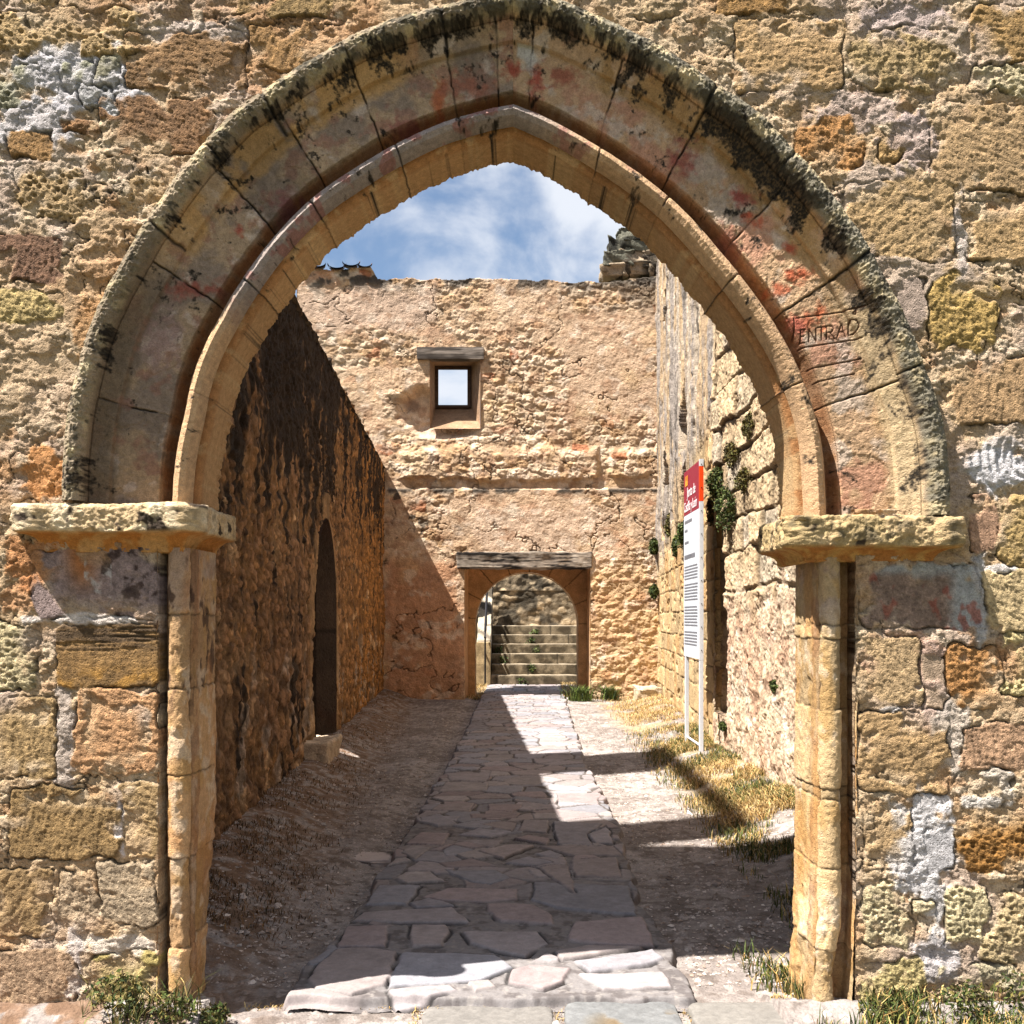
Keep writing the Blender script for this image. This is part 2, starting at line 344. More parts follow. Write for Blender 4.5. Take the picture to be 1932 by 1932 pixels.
        if k == 17:   # plastered panel under the left impost
            c0 = mix(c0, (206, 120, 50), np.exp(-((uu-150-.1*(vv-1034))/26)**2)*(1-ss(1060, 1140, vv))*.8)
            c0 = mix(c0, (206, 204, 196), ss(.5, .62, fbm(uu/26, vv/30, 3, 8))*(np.abs(uu-186) < 26)*.8)
            c0 = mix(c0, (66, 50, 44), ss(.60, .70, fbm(uu/20, vv/20, 4, 18))*(uu > 190)*.8)
        if kd == 's' and x0 == 1616:
            c0 = mix(c0, (178, 186, 184), (1-ss(1074, 1092, vv+20*nz)*(1-ss(1780, 1812, uu+20*nz)))*.85)
            c0 = mix(c0, (170, 80, 60), ss(.6, .72, fbm(uu/22, vv/30, 3, 28))*.6)
        col[sl] = mix(col[sl], c0, m2) * (1-.45*crack)[..., None]
    return h*.85, col

def nonuni(segs):
    a = [np.linspace(s, e, n, endpoint=False) for (s, e, n) in segs]; a.append([segs[-1][1]]); return np.concatenate(a)
gate = empty('gateway_wall', (0, Y0+.3, 0), 'old tan sandstone wall with a pointed arched gateway, nearest the camera and filling the frame', 'wall')
us = nonuni([(-1400, -30, 70), (-30, 1962, 880), (1962, 3300, 70)])
vs = nonuni([(-2985, -24, 110), (-24, 1945, 870), (1945, 2030, 20)])
U, Vp = np.meshgrid(us.astype(np.float32), vs.astype(np.float32), indexing='ij')
h, col = wall_fields(U, Vp)
P = np.stack([(U-HX)/S0, Y0-h, EYE+(HY-Vp)/S0], -1)
# opening: inside the hood curve, or between the jambs
xl = np.interp(Vp, oL[::-1, 1]*1.0, oL[::-1, 0]); xr = np.interp(Vp, oR[:, 1], oR[:, 0])
yo = np.where(U < 968, np.interp(U, oL[:, 0], oL[:, 1]), np.interp(U, oR[:, 0], oR[:, 1]))
hole = ((Vp < 962) & (Vp > yo+16) & (U > 125+14) & (U < 1786-14) & (U > xl+14) & (U < xr-14)) | ((Vp >= 962) & (U > 300) & (U < 1615))
kp = ~(hole[:-1, :-1] & hole[1:, 1:] & hole[1:, :-1] & hole[:-1, 1:])
grid('wall_face', P, col, M_WALL, gate, kp, (0, .25, 0))
# rear leaf of the same wall (thickness)
for (a, b, c, d) in ((-6.2, -1.72, -.1, 10.3), (1.72, 6.2, -.1, 10.3), (-1.72, 1.72, 4.15, 10.3)):
    box_relief('wall_core', a, b, Y0+.36, Y0+.62, c, d, (186, 152, 110), M_WALL, gate, .3, .01, 5)

# arch mouldings: lofted between outer and inner curve
def arch_profile(o):
    """o 0..1 across the face, depth behind the wall plane"""
    xs = [0, .012, .03, .08, .13, .165, .185, .20, .25, .30, .335, .345, .60, .725, .745, .765, .79, .815, .835, .85, .88, .925, .965, .99, 1.0]
    ys = [.03, -.045, -.075, -.092, -.088, -.070, -.045, -.015, .002, .012, .018, .042, .046, .048, .062, .105, .135, .128, .085, .04, .008, -.006, .008, .042, .075]
    return np.interp(o, xs, ys)
# letters are narrow strokes: E N T R A D, tilted with the stone
def letter_segs(strokes, x, y, w, hgt, dx, dy):
    out = []
    for (a, b, c, d) in strokes: out.append((x+a*w, y-b*hgt+a*w*dy/dx, x+c*w, y-d*hgt+c*w*dy/dx))
    return out
LET = {'E': [(0,0,0,1),(0,1,.8,1),(0,.5,.6,.5),(0,0,.8,0)], 'N': [(0,0,0,1),(0,1,1,0),(1,0,1,1)], 'T': [(.5,0,.5,1),(-.1,1,1.1,1)],
 'R': [(0,0,0,1),(0,1,.7,.97),(.7,.97,.85,.75),(.85,.75,.65,.52),(.65,.52,0,.5),(.4,.5,1,0)], 'A': [(0,0,.5,1),(.5,1,1,0),(.2,.4,.8,.4)],
 'D': [(0,0,0,1),(0,1,.6,.93),(.6,.93,.95,.6),(.95,.6,.95,.4),(.95,.4,.6,.07),(.6,.07,0,0)], 'd': [(.7,0,.7,1),(.7,.5,.2,.5),(.2,.5,0,.25),(0,.25,.2,0),(.2,0,.7,0)]}
segs = []
for ch, x, y, w, hh in [(a_, 1517+(b_-1495)*.90, c_-1, d_*.84, e_*.92) for a_, b_, c_, d_, e_ in (('E',1495,642,12,27),('N',1513,640,16,27),('T',1533,637,14,27),('R',1550,635,18,27),('A',1572,632,19,27),('D',1596,628,19,29),('d',1600,592,9,9))]:
    segs += letter_segs(LET[ch], x, y, w, hh, 100, -9)
CARVE = segs+[(1508,594,1634,578),(1504,594,1510,690),(1504,652,1630,634),(1512,694,1632,672),(1516,722,1620,700)]
def arch_half(outer, inner, side, ln):
    o = np.unique(np.concatenate([np.linspace(0, .2, 44), np.linspace(.2, .73, 110), np.linspace(.73, 1, 66)]))
    n = len(outer); t = np.linspace(0, 1, n)
    T, O = np.meshgrid(t.astype(np.float32), o.astype(np.float32), indexing='ij')
    A = outer[:, None, :]; B = inner[:, None, :]
    Q = A*(1-O[..., None])+B*O[..., None]
    dep = arch_profile(O)
    # soffit columns
    ns = 46; q = np.linspace(0, 1, ns)[1:]
    Ts, Qs = np.meshgrid(t.astype(np.float32), q.astype(np.float32), indexing='ij')
    dirv = (inner-outer); dirv = dirv/np.linalg.norm(dirv, axis=1, keepdims=True)
    inn = np.interp(Qs, [0, .06, .12, .2, 1], [-2, -4, 6, 12, 13])
    Qs2 = inner[:, None, :]+dirv[:, None, :]*inn[..., None]
    ds = np.interp(Qs, [0, .06, .12, .2, 1], [.075, .085, .088, .10, .33])
    QQ = np.concatenate([Q, Qs2], 1); D = np.concatenate([dep, ds], 1); OO = np.concatenate([O, 1+Qs], 1); TT = np.concatenate([T, Ts], 1)
    s = TT*ln                                   # length along in photo units
    X = QQ[..., 0]; Y = QQ[..., 1]; W = OO*230
    # joints between voussoirs
    def joints(lst, wdt): 
        m = np.zeros_like(s)
        for k, j in enumerate(lst): m = np.maximum(m, np.exp(-((s-j*ln-3*(fbm(W/14, s*0+j*99, 3, 9)-.5)*2)/wdt)**2))
        return m
    if side == 'L': jh = [.21, .40, .53, .63, .76, .90]; jb = [.15, .36, .52, .64, .76, .9, .975]; jr = [.20, .42, .60, .78, .9]
    else: jh = [.10, .31, .45, .62, .79]; jb = [.03, .17, .31, .47, .62, .8]; jr = [.18, .33, .52, .75]
    J = joints(jh, 2.4)*(OO < .2)+joints(jb, 1.9)*((OO >= .2) & (OO < .84))+joints(jr, 2.2)*(OO >= .84)
    vo = sum([(s > j*ln).astype(np.float32) for j in jh])*(OO < .2)+sum([(s > j*ln).astype(np.float32) for j in jb])*((OO >= .2) & (OO < .84))+sum([(s > j*ln).astype(np.float32) for j in jr])*(OO >= .84)
    J = J*(.25+.75*ss(.40, .58, fbm(X/28, Y/28, 3, 91)))+joints(jh[1::2], 3.4)*(OO < .34)*.9+joints(jb[2::3], 2.2)*((OO > .3) & (OO < .84))*.35; J = np.clip(J, 0, 1.2)
    vr = _h(vo, np.floor(OO*5)*0+(OO < .2)+2*(OO > .84), 5 if side == 'L' else 8)
    hood = 1-ss(.17, .2, OO); sof = ss(1.0, 1.05, OO); roll = ss(.83, .85, OO)*(1-sof)
    hv = .013*hood*(fbm(s/4, W/4, 3, 3)-.5) + .013*hood*(fbm(s/26, W/26, 4, 4)-.5)+.007*(fbm(s/30, W/30, 4, 6)-.5)+.004*(fbm(s/6, W/6, 3, 7)-.5)+.004*(vr-.5)
    hv -= J*.014
    # plaster skin edges on the band
    sk = ss(.49, .52, fbm(X/55, Y/55, 5, 21)); hv += .003*sk*((OO > .34) & (OO < .73))
    hv -= .012*sof*ss(.62, .72, fbm(s/16, (W)/40, 3, 77))*ss(1.75, 2.0, OO)
    D2 = D - hv*(1-sof)
    # eroded soffit edge: push along dir
    er = (np.concatenate([0*O, ss(.7, 1., Qs)], 1))*(5*(fbm(s/14, W*0, 3, 50)-.5)*2+3*(fbm(s/60, W*0, 2, 51)-.5))
    QQ = QQ + np.repeat(dirv[:, None, :], QQ.shape[1], 1)*(er + sof*hv*S0*-.5)[..., None]
    # ---- colours
    n1 = fbm(X/60, Y/60, 4, 31); n2 = fbm(X/26, Y/26, 4, 32); n3 = fbm(X/11, Y/11, 4, 34)
    ochre = np.array((196, 146, 76)); 
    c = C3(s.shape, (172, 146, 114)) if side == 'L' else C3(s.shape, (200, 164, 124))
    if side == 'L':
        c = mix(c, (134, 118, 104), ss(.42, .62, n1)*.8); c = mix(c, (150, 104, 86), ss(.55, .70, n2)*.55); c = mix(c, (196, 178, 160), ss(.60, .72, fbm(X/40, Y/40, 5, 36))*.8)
    else:
        c = mix(c, (196, 140, 112), ss(.5, .64, n1)*.7); c = mix(c, (206, 190, 172), ss(.52, .66, fbm(X/40, Y/40, 5, 36))*.7)
    up = (OO > .17) & (OO < .40)
    if side == 'L': band_oc = ss(.35, .45, TT)*(1-ss(.80, .9, TT))
    else: band_oc = ss(.12, .16, TT)*(1-ss(.52, .6, TT)*.4)
    lower = ss(.38, .46, OO+.10*(n2-.5))
    c = mix(c, np.array((182, 142, 88))*(.9+.2*vr.mean()), (1-lower)*ss(.28, .46, fbm(X/45, Y/45, 4, 92))*ss(.17, .2, OO)*band_oc*.9)
    if side == 'R': c = mix(c, (208, 184, 140), (1-ss(.34, .42, OO+.06*(n2-.5)))*ss(.62, .70, TT)*ss(.17, .2, OO)*.9)
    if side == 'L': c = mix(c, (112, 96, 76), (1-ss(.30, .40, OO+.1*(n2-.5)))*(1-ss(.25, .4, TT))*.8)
    # groove: orange brown
    gr = ss(.72, .76, OO)*(1-ss(.84, .86, OO)); c = mix(c, (172, 116, 70), gr*(.55+.4*ss(.4, .6, n2))*(1 if side == 'L' else .8))
    # roll: grey to tan
    rc = mix(C3(s.shape, (152, 140, 132)), (206, 168, 124), (1-ss(.30, .42, TT)) if side == 'L' else ss(.0, .2, TT)+0*s)
    rc = mix(rc, (150, 92, 84), ss(.58, .68, n2)*.6*(ss(.3, .5, TT) if side == 'L' else (1-ss(0, .5, TT))))
    c = mix(c, rc*(1), roll)
    c = c*(.86+.2*vr+.12*fbm(X/5, Y/5, 3, 93))[..., None]
    sc = mix(C3(s.shape, (200, 158, 106)), (176, 118, 66), (1-ss(1.1, 1.35, OO))*.85); sc = mix(sc, (214, 182, 130), ss(.5, .68, n2)*.6); sc = sc*(.88+.22*vr)[..., None]
    c = mix(c, sc, sof)
    hc = mix(C3(s.shape, (156, 140, 114)) if side == 'L' else C3(s.shape, (134, 128, 108)), (186, 170, 130), ss(.45, .66, n2)); hc = mix(hc, (136, 126, 96), ss(.52, .7, fbm(s/9, W/9, 3, 39))*.6)
    hc = hc*(.85+.3*vr)[..., None]; c = mix(c, hc, hood)
    # black lichen along the drip and up the crown
    crown = ss(.35, .95, TT) if side == 'L' else 1-ss(.35, .95, TT)*.9
    lich = np.exp(-((OO-.19)/.05)**2)*(.45+.55*crown) + np.exp(-((OO-.27)/.10)**2)*.55*crown
    if side == 'R': lich += np.exp(-((TT-.44)/.07)**2)*np.exp(-((OO-.25)/.11)**2)*1.0
    lm = ss(.48, .64, lich*.27+1.1*(fbm(X/30, Y/30, 6, 61, .62)-.5)+.34*(fbm(X/5, Y/5, 3, 63)-.5)+.30); c = mix(c, (44, 38, 30), lm*(.62+.36*ss(.35, .6, fbm(X/3.2, Y/3.2, 3, 66))))
    c = mix(c, (74, 70, 58), hood*ss(.60, .72, fbm(X/16, Y/16, 4, 62)+.16*crown-.06)*.75)
    reds = [(827,172,13,42,(196,84,34)),(966,120,18,18,(170,48,30)),(1014,142,18,40,(172,48,34)),(1062,136,34,18,(150,70,50)),(1290,290,30,34,(140,56,50)),(1400,365,26,18,(150,44,40)),
      (1425,408,26,16,(210,58,24)),(1495,460,16,12,(196,60,30)),(1515,512,30,16,(214,74,30)),(1478,540,24,12,(206,84,40)),(1535,600,34,22,(206,96,52)),(1512,610,16,22,(190,80,62)),(1552,585,12,30,(210,90,40)),
      (447,424,12,12,(186,50,30)),(360,540,46,18,(150,62,50)),(560,380,60,30,(120,60,66)),(770,230,50,20,(140,66,60)),(880,150,60,30,(160,88,66)),(1480,640,30,22,(196,150,110)),(1370,450,40,40,(160,96,74)),(300,640,40,60,(150,128,124))]
    bm = ((OO > .34) & (OO < .86)).astype(np.float32)
    for (cx, cy, rx, ry, rc_) in reds:
        d = np.sqrt(((X-cx)/rx)**2+((Y-cy)/ry)**2)+.9*(n3-.5)*2+1.1*(n2-.5); c = mix(c, np.array(rc_)*.7+np.array((60, 44, 36)), (1-ss(.1, 1.35, d))*.85*bm)
    d = np.hypot((X-995)/26, (Y-80)/60)+1.2*(n2-.5); c = mix(c, (206, 206, 200), (1-ss(.6, 1, d))*.8*bm)
    c = c*(1-.55*np.clip(J, 0, 1))[..., None]
    if side == 'R':       # the old carved inscription
        bx = (X > 1480) & (X < 1645) & (Y > 560) & (Y < 735) & (OO > .20) & (OO < .76); xx = X[bx]; yy = Y[bx]; dm = np.full(xx.shape, 99., np.float32)
        for (x0, y0, x1, y1) in CARVE:
            ex, ey = x1-x0, y1-y0; t_ = np.clip(((xx-x0)*ex+(yy-y0)*ey)/(ex*ex+ey*ey), 0, 1); dm = np.minimum(dm, np.hypot(xx-x0-ex*t_, yy-y0-ey*t_))
        cm = 1-ss(.7, 1.9, dm); D2[bx] += .004*cm; c[bx] = mix(c[bx], (92, 60, 40), cm*.85)
    P3 = np.stack([(QQ[..., 0]-HX)/S0, Y0+D2, EYE+(HY-QQ[..., 1])/S0], -1)
    return P3, c, OO[0]
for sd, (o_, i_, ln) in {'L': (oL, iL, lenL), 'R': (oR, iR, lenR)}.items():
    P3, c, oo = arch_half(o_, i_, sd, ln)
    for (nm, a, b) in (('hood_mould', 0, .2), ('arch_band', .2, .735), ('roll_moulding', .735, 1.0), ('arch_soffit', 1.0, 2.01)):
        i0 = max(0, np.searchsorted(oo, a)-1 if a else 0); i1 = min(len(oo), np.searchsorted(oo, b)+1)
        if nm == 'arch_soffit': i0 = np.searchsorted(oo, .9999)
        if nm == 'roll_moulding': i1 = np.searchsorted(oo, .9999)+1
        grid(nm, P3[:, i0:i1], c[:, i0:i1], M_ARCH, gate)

# carved inscription on the right band
def text_mesh(name, body, size, loc, rot, mat, parent, ext=.0006, align='LEFT', font_scale=(1, 1)):
    cu = bpy.data.curves.new(name, 'FONT'); cu.body = body; cu.size = size; cu.extrude = ext; cu.align_x = align
    o = bpy.data.objects.new(name, cu); COL.objects.link(o); bpy.context.view_layer.update()
    dg = bpy.context.evaluated_depsgraph_get(); me = bpy.data.meshes.new_from_object(o.evaluated_get(dg)); COL.objects.unlink(o); bpy.data.objects.remove(o)
    ob = bpy.data.objects.new(name, me); COL.objects.link(ob); me.materials.clear(); me.materials.append(mat)
    ob.scale = (font_scale[0], font_scale[1], 1); ob.location = loc; ob.rotation_euler = rot; ob.parent = parent
    return ob
def seg_box(name, segs, wdt, y, mat, parent, S=S0, dep=.002):
    V = []; Q = []
    for (x0, y0, x1, y1) in segs:
        a = np.array([(x0-HX)/S, EYE+(HY-y0)/S]); b = np.array([(x1-HX)/S, EYE+(HY-y1)/S]); d = (b-a)/np.linalg.norm(b-a); n = np.array([-d[1], d[0]])*wdt/2
        base = len(V)
        for yy in (y, y+dep):
            for p in (a-n, b-n, b+n, a+n): V.append((p[0], yy, p[1]))
        Q += [(base, base+1, base+2, base+3), (base+4, base+7, base+6, base+5), (base, base+4, base+5, base+1), (base+1, base+5, base+6, base+2), (base+2, base+6, base+7, base+3), (base+3, base+7, base+4, base)]
    return raw_mesh(name, V, Q, None, mat, parent, False)
# ---- imposts
def impost(xo, xi, zt, zf, zc, inner_sign, seed, cols):
    # plan path from the outer end along the front, then back along the reveal
    p = .088; R = .05
    pts = [(xo, Y0+.12), (xo, Y0)] ; pts2 = [(xi, Y0), (xi, Y0+.44)]
    path = np.array(pts+pts2, float)
    s = np.concatenate([[0], np.cumsum(np.linalg.norm(np.diff(path, axis=0), axis=1))]); n = int(s[-1]/.0045)
    q = np.linspace(0, s[-1], n); X = np.interp(q, s, path[:, 0]); Y = np.interp(q, s, path[:, 1])
    k = inner_sign
    nrm = np.zeros((n, 2)); nrm[q < s[1]] = (-k, 0); nrm[(q >= s[1]) & (q < s[2])] = (0, -1); nrm[q >= s[2]] = (k, 0)
    ker = np.ones(17)/17
    nx = np.convolve(np.pad(nrm[:, 0], 8, 'edge'), ker, 'valid'); ny = np.convolve(np.pad(nrm[:, 1], 8, 'edge'), ker, 'valid'); l = np.maximum(np.hypot(nx, ny), .01); sc = 1/np.maximum(l, .74)
    nx, ny = nx/l*sc, ny/l*sc
    fz = zt-zf
    pr = [(-.30, zt), (-.15, zt), (p*.5, zt)]
    for a in np.linspace(0, 90, 8): pr.append((p-.022+.022*math.sin(math.radians(a)), zt-.022+.022*math.cos(math.radians(a))))
    for t in np.linspace(0.15, .9, 14): pr.append((p, zt-.022-(fz-.030)*t))
    pr += [(p-.003, zf+.003), (p-.012, zf-.002)]
    for a in np.linspace(0, 90, 14): pr.append(((p-.016)*(1-math.sin(math.radians(a)))+.0, zf-.004-(zf-.004-zc)*(1-math.cos(math.radians(a)))))
    pr += [(-.02, zc-.005)]
    pr = np.array(pr); sp = np.concatenate([[0], np.cumsum(np.linalg.norm(np.diff(pr, axis=0), axis=1))]); qp = np.concatenate([np.linspace(0, .33, 12, endpoint=False), np.linspace(.33, sp[-1], 80)])
    pp = np.interp(qp, sp, pr[:, 0]); pz = np.interp(qp, sp, pr[:, 1])
    A, B = np.meshgrid(q.astype(np.float32), qp.astype(np.float32), indexing='ij')
    ox = X+nx*p; oy = Y+ny*p; al = np.concatenate([[0], np.cumsum(np.hypot(np.diff(ox), np.diff(oy)))]); A = np.broadcast_to(al[:, None], A.shape).astype(np.float32)
    PR = np.broadcast_to(pp, A.shape); PZ = np.broadcast_to(pz, A.shape)
    fas = ss(zf-.01, zf+.01, PZ)
    nz = (fbm(A*9, B*9, 4, seed)-.5)*.014*fas+(fbm(A*70, B*70, 4, seed+1, .65)-.5)*.016+(ridge(A*26, B*30, 4, seed+2)-.6)*.008*fas
    nz = nz-.012*fas*ss(.60, .72, fbm(A*9, B*12, 3, seed+7))
    ends = np.minimum(1, np.minimum(A/.03+.3, 1))
    X3 = X[:, None]+nx[:, None]*(PR+nz*(PR > -.1)); Y3 = Y[:, None]+ny[:, None]*(PR+nz*(PR > -.1)); Z3 = PZ+(fbm(A*5, B*0, 3, seed+5)-.5)*.014*fas + nz*.6*(PZ > zt-.02)
    n2 = fbm(A*12, B*12, 4, seed+3)
    c = mix(C3(A.shape, cols[0]), cols[1], ss(.42, .62, n2)); c = c*(.86+.28*fbm(A*60, B*60, 3, seed+12))[..., None]; c = mix(c, (92, 84, 64), ss(.58, .72, fbm(A*30, B*24, 4, seed+4))*.6*fas*cols[4])
    c = mix(c, (58, 46, 36), ss(.66, .74, fbm(A*16, B*16, 3, seed+9))*.9*fas)
    c2 = mix(C3(A.shape, cols[2]), cols[3], ss(.4, .6, n2)); c = mix(c, c2, 1-fas)
    grid('impost', np.stack([X3, Y3, Z3], -1), c, M_ARCH, gate)
impost(-1.85, -1.30, wz(948, 3.96), wz(1002, 3.96), wz(1041, 4.04), 1, 3, ((214, 186, 138), (226, 206, 166), (204, 132, 56), (214, 160, 90), .5))
impost(wx(1762, 4.05), 1.165, wz(971, 3.96), wz(1030, 3.96), wz(1058, 4.04), -1, 13, ((184, 160, 110), (206, 178, 128), (208, 160, 84), (190, 124, 56), 1.))

# ---- jambs and shafts below the imposts
def jamb(side, seed):
    if side == 'L': xe, g0, cx, inn, sgn, ztop = -1.402, (311-HX)/S0, (333-HX)/S0, (356-HX)/S0, 1, wz(1038, 4.05)
    else: xe, g0, cx, inn, sgn, ztop = (1616-HX)/S0, (1594-HX)/S0, (1570-HX)/S0, (1549-HX)/S0, -1, wz(1056, 4.05)
    r = .0435
    def build(nm, pl, nst):
        pl = np.array(pl); s = np.concatenate([[0], np.cumsum(np.linalg.norm(np.diff(pl, axis=0), axis=1))])
        q = np.linspace(0, s[-1], nst); X = np.interp(q, s, pl[:, 0]); Y = np.interp(q, s, pl[:, 1])
        dX = np.gradient(X); dY = np.gradient(Y); l = np.hypot(dX, dY)+1e-9; nx, ny = dY/l*sgn, -dX/l*sgn
        z = np.linspace(-.06, ztop+.01, 420)
        A, B = np.meshgrid(q.astype(np.float32), z.astype(np.float32), indexing='ij')
        pyy = HY-(B-EYE)*S0
        js = [1160, 1300, 1465, 1620, 1790] if side == 'L' else [1180, 1205, 1340, 1492, 1510, 1640, 1795]
        J = sum([np.exp(-((pyy-j-8*(fbm(A*30, B*0+j, 3, 4)-.5))/1.8)**2) for j in js])*ss(.35, .5, fbm(A*20, B*9, 2, 5)); blk = sum([(pyy > j) for j in js]).astype(np.float32)
        br = _h(blk, blk*0, seed+4)
        low = 1-ss(.1, .55, B)
        nz = (fbm(A*10, B*10, 4, seed)-.5)*(.012+.03*low*(side == 'R'))+(fbm(A*60, B*60, 3, seed+1)-.5)*.006-(.006*J)+.008*(br-.5)-.008*ss(.64, .78, fbm(A*14, B*9, 3, seed+6))
        if nm == 'jamb': nz = nz*np.where((Y[:, None] > Y0+.1), 1., .5)
        wob = .012*(fbm(A*0, B*1.5, 2, seed+8)-.5) + (.02*low*sgn*(1 if side == 'R' else 0))
        narrow = (-sgn*.05*(1-ss(0, .9, B))*(Y[:, None] > Y0+.09) if side == 'L' else 0)
        X3 = X[:, None]+nx[:, None]*nz+wob+narrow-0*A; Y3 = Y[:, None]+ny[:, None]*nz
        n2 = fbm(A*14, B*10, 4, seed+2)
        base = (206, 164, 112) if side == 'L' else (208, 178, 128)
        c = C3(A.shape, base)*(.86+.24*br+.12*(n2-.5))[..., None]
        c = mix(c, (192, 148, 80), ss(.5, .66, fbm(A*9, B*5, 3, seed+9))*.55); c = mix(c, (222, 204, 176), ss(.56, .7, fbm(A*16, B*14, 4, seed+10))*.6)
        topz = ss(1.5, 1.72, B) 
        c = mix(c, (168, 146, 132), topz*.6*(ss(.4, .6, n2))); 
        if nm == 'jamb': c = mix(c, (150, 104, 66), ((Y[:, None] > Y0+.03) & (Y[:, None] < Y0+.125))*(.2+.4*ss(.4, .6, n2)))
        if side == 'L':
            c = mix(c, (76, 54, 42), ss(.56, .66, fbm(A*20, B*12, 4, seed+11)*1.0)*(ss(1.1, 1.4, B))*.75)
            c = mix(c, (196, 128, 70), ss(.60, .75, fbm(A*8, B*3, 3, 5))*.35)
        else: c = mix(c, (200, 142, 72), (nm == 'jamb')*ss(.45, .65, fbm(A*6, B*3, 3, 5))*.5+0*A)
        c = c*(1-.35*np.clip(J, 0, 1))[..., None]
        grid(nm, np.stack([X3, Y3, B+0*A], -1), c, M_ARCH, gate)
    th = np.linspace(180, 0, 40) if side == 'L' else np.linspace(0, 180, 40)
    cyl = [(cx+r*math.cos(math.radians(a)), Y0+.036-r*math.sin(math.radians(a))) for a in th]
    build('jamb', [(xe, Y0-.004), (xe+.003*sgn, Y0+.08), (xe+.006*sgn, Y0+.095), (g0, Y0+.097), (g0+.004*sgn, Y0+.06), (cx, Y0+.055)], 46)
    build('shaft', cyl, 60)
    build('jamb', [(cx, Y0+.055), (inn-.008*sgn, Y0+.055), (inn, Y0+.07), (inn-.006*sgn, Y0+.078), (inn+.002*sgn, Y0+.085), (inn+.004*sgn, Y0+.36), (inn-.42*sgn, Y0+.37)], 110)
jamb('L', 20); jamb('R', 60)
reloc(gate)

# ------------------------------------------------------------------ GROUND
def path_l(Y): return np.interp(Y, [3.8, 4.45, 5.1, 5.78, 7.2, 11.2, 20, 24], [-.90, -.93, -.87, -.82, -.76, -.67, -.60, -.56])
def path_r(Y): return np.interp(Y, [3.8, 4.45, 4.87, 5.4, 6.0, 7.45, 11.2, 20, 24], [.76, .76, .76, .70, .73, .79, .79, 1.03, 1.1])
def lwx(Y): return -1.58-.046*Y
def rwx(Y): return np.where(Y < 11.2, 2.36-.006*Y, 1.56+.064*Y)
def gz(X, Y):
    X = np.asarray(X, np.float32); Y = np.asarray(Y, np.float32)
    z = .03*(fbm(X*.9, Y*.9, 3, 5)-.5)
    inside = ss(4.3, 4.8, Y)
    z = z + inside*(.20*(1-ss(0, .75, X-lwx(Y)))**1.2 + .16*(1-ss(0, .8, rwx(Y)-X)))
    z = z - .045*inside*(1-ss(.0, .3, np.abs(X-path_l(Y)+.1)))*ss(-.3, 0, path_l(Y)-X+.3)
    z = z + (1-ss(0, .5, np.abs(Y-Y0)+.12))*.10*((X < -1.2) | (X > 1.05))
    z = z + .10*ss(21.3, 22.8, Y)
    return z
def ground_detail(X, Y):
    g1, g2, r, r2 = voro(X*26, Y*26, 3); k1, k2, s1, s2 = voro(X*60, Y*60, 4)
    return .014*(fbm(X*7, Y*7, 4, 8)-.5)+.010*ss(.62, .95, r)*(1-ss(.1, .45, g1))+.004*(1-ss(.1, .5, k1))*s1
xs = nonuni([(-60, -7, 30), (-7, -2.9, 40), (-2.9, 3.1, 720), (3.1, 7, 40), (7, 60, 30)])
vv = 1/np.linspace(1/3.7, 1/27., 560)
ys = np.concatenate([np.linspace(-60, -2, 20), np.linspace(-2, 3.69, 40), vv, np.linspace(27.5, 90, 40)])
X, Y = np.meshgrid(xs.astype(np.float32), ys.astype(np.float32), indexing='ij')
Z = gz(X, Y)+ground_detail(X, Y)
Z = Z - .05*((X > path_l(Y)+.06) & (X < path_r(Y)-.06) & (Y > 4.25))
n1 = fbm(X*2.2, Y*2.2, 4, 2); n2 = fbm(X*14, Y*14, 4, 12); _, _, r, _ = voro(X*26, Y*26, 3)
c = mix(C3(X.shape, (198, 190, 182)), (168, 158, 150), ss(.35, .65, n1)); c = mix(c, (132, 120, 110), ss(.5, .7, n2)*.7); c = mix(c, (232, 222, 212), ss(.75, .95, r)*.6)
dryg = ss(0, .5, X-1.35)*ss(7, 10, Y)*ss(.4, .55, fbm(X*2, Y*2, 3, 40)); c = mix(c, (204, 176, 116), dryg*.6)
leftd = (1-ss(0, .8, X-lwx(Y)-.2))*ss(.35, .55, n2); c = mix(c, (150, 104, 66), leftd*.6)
c = mix(c, (196, 160, 96), ss(21, 21.4, Y)*.6*(X < -.3))
c = c*.86; c = mix(c, (84, 88, 52), np.maximum(1-ss(2.4, 3.0, Y), ss(3.0, 3.6, np.abs(X))))  # unseen outer ground made dark grass green, added to cut bounced light
tag(grid('ground', np.stack([X, Y, Z], -1), c, M_GROUND), kind='structure')

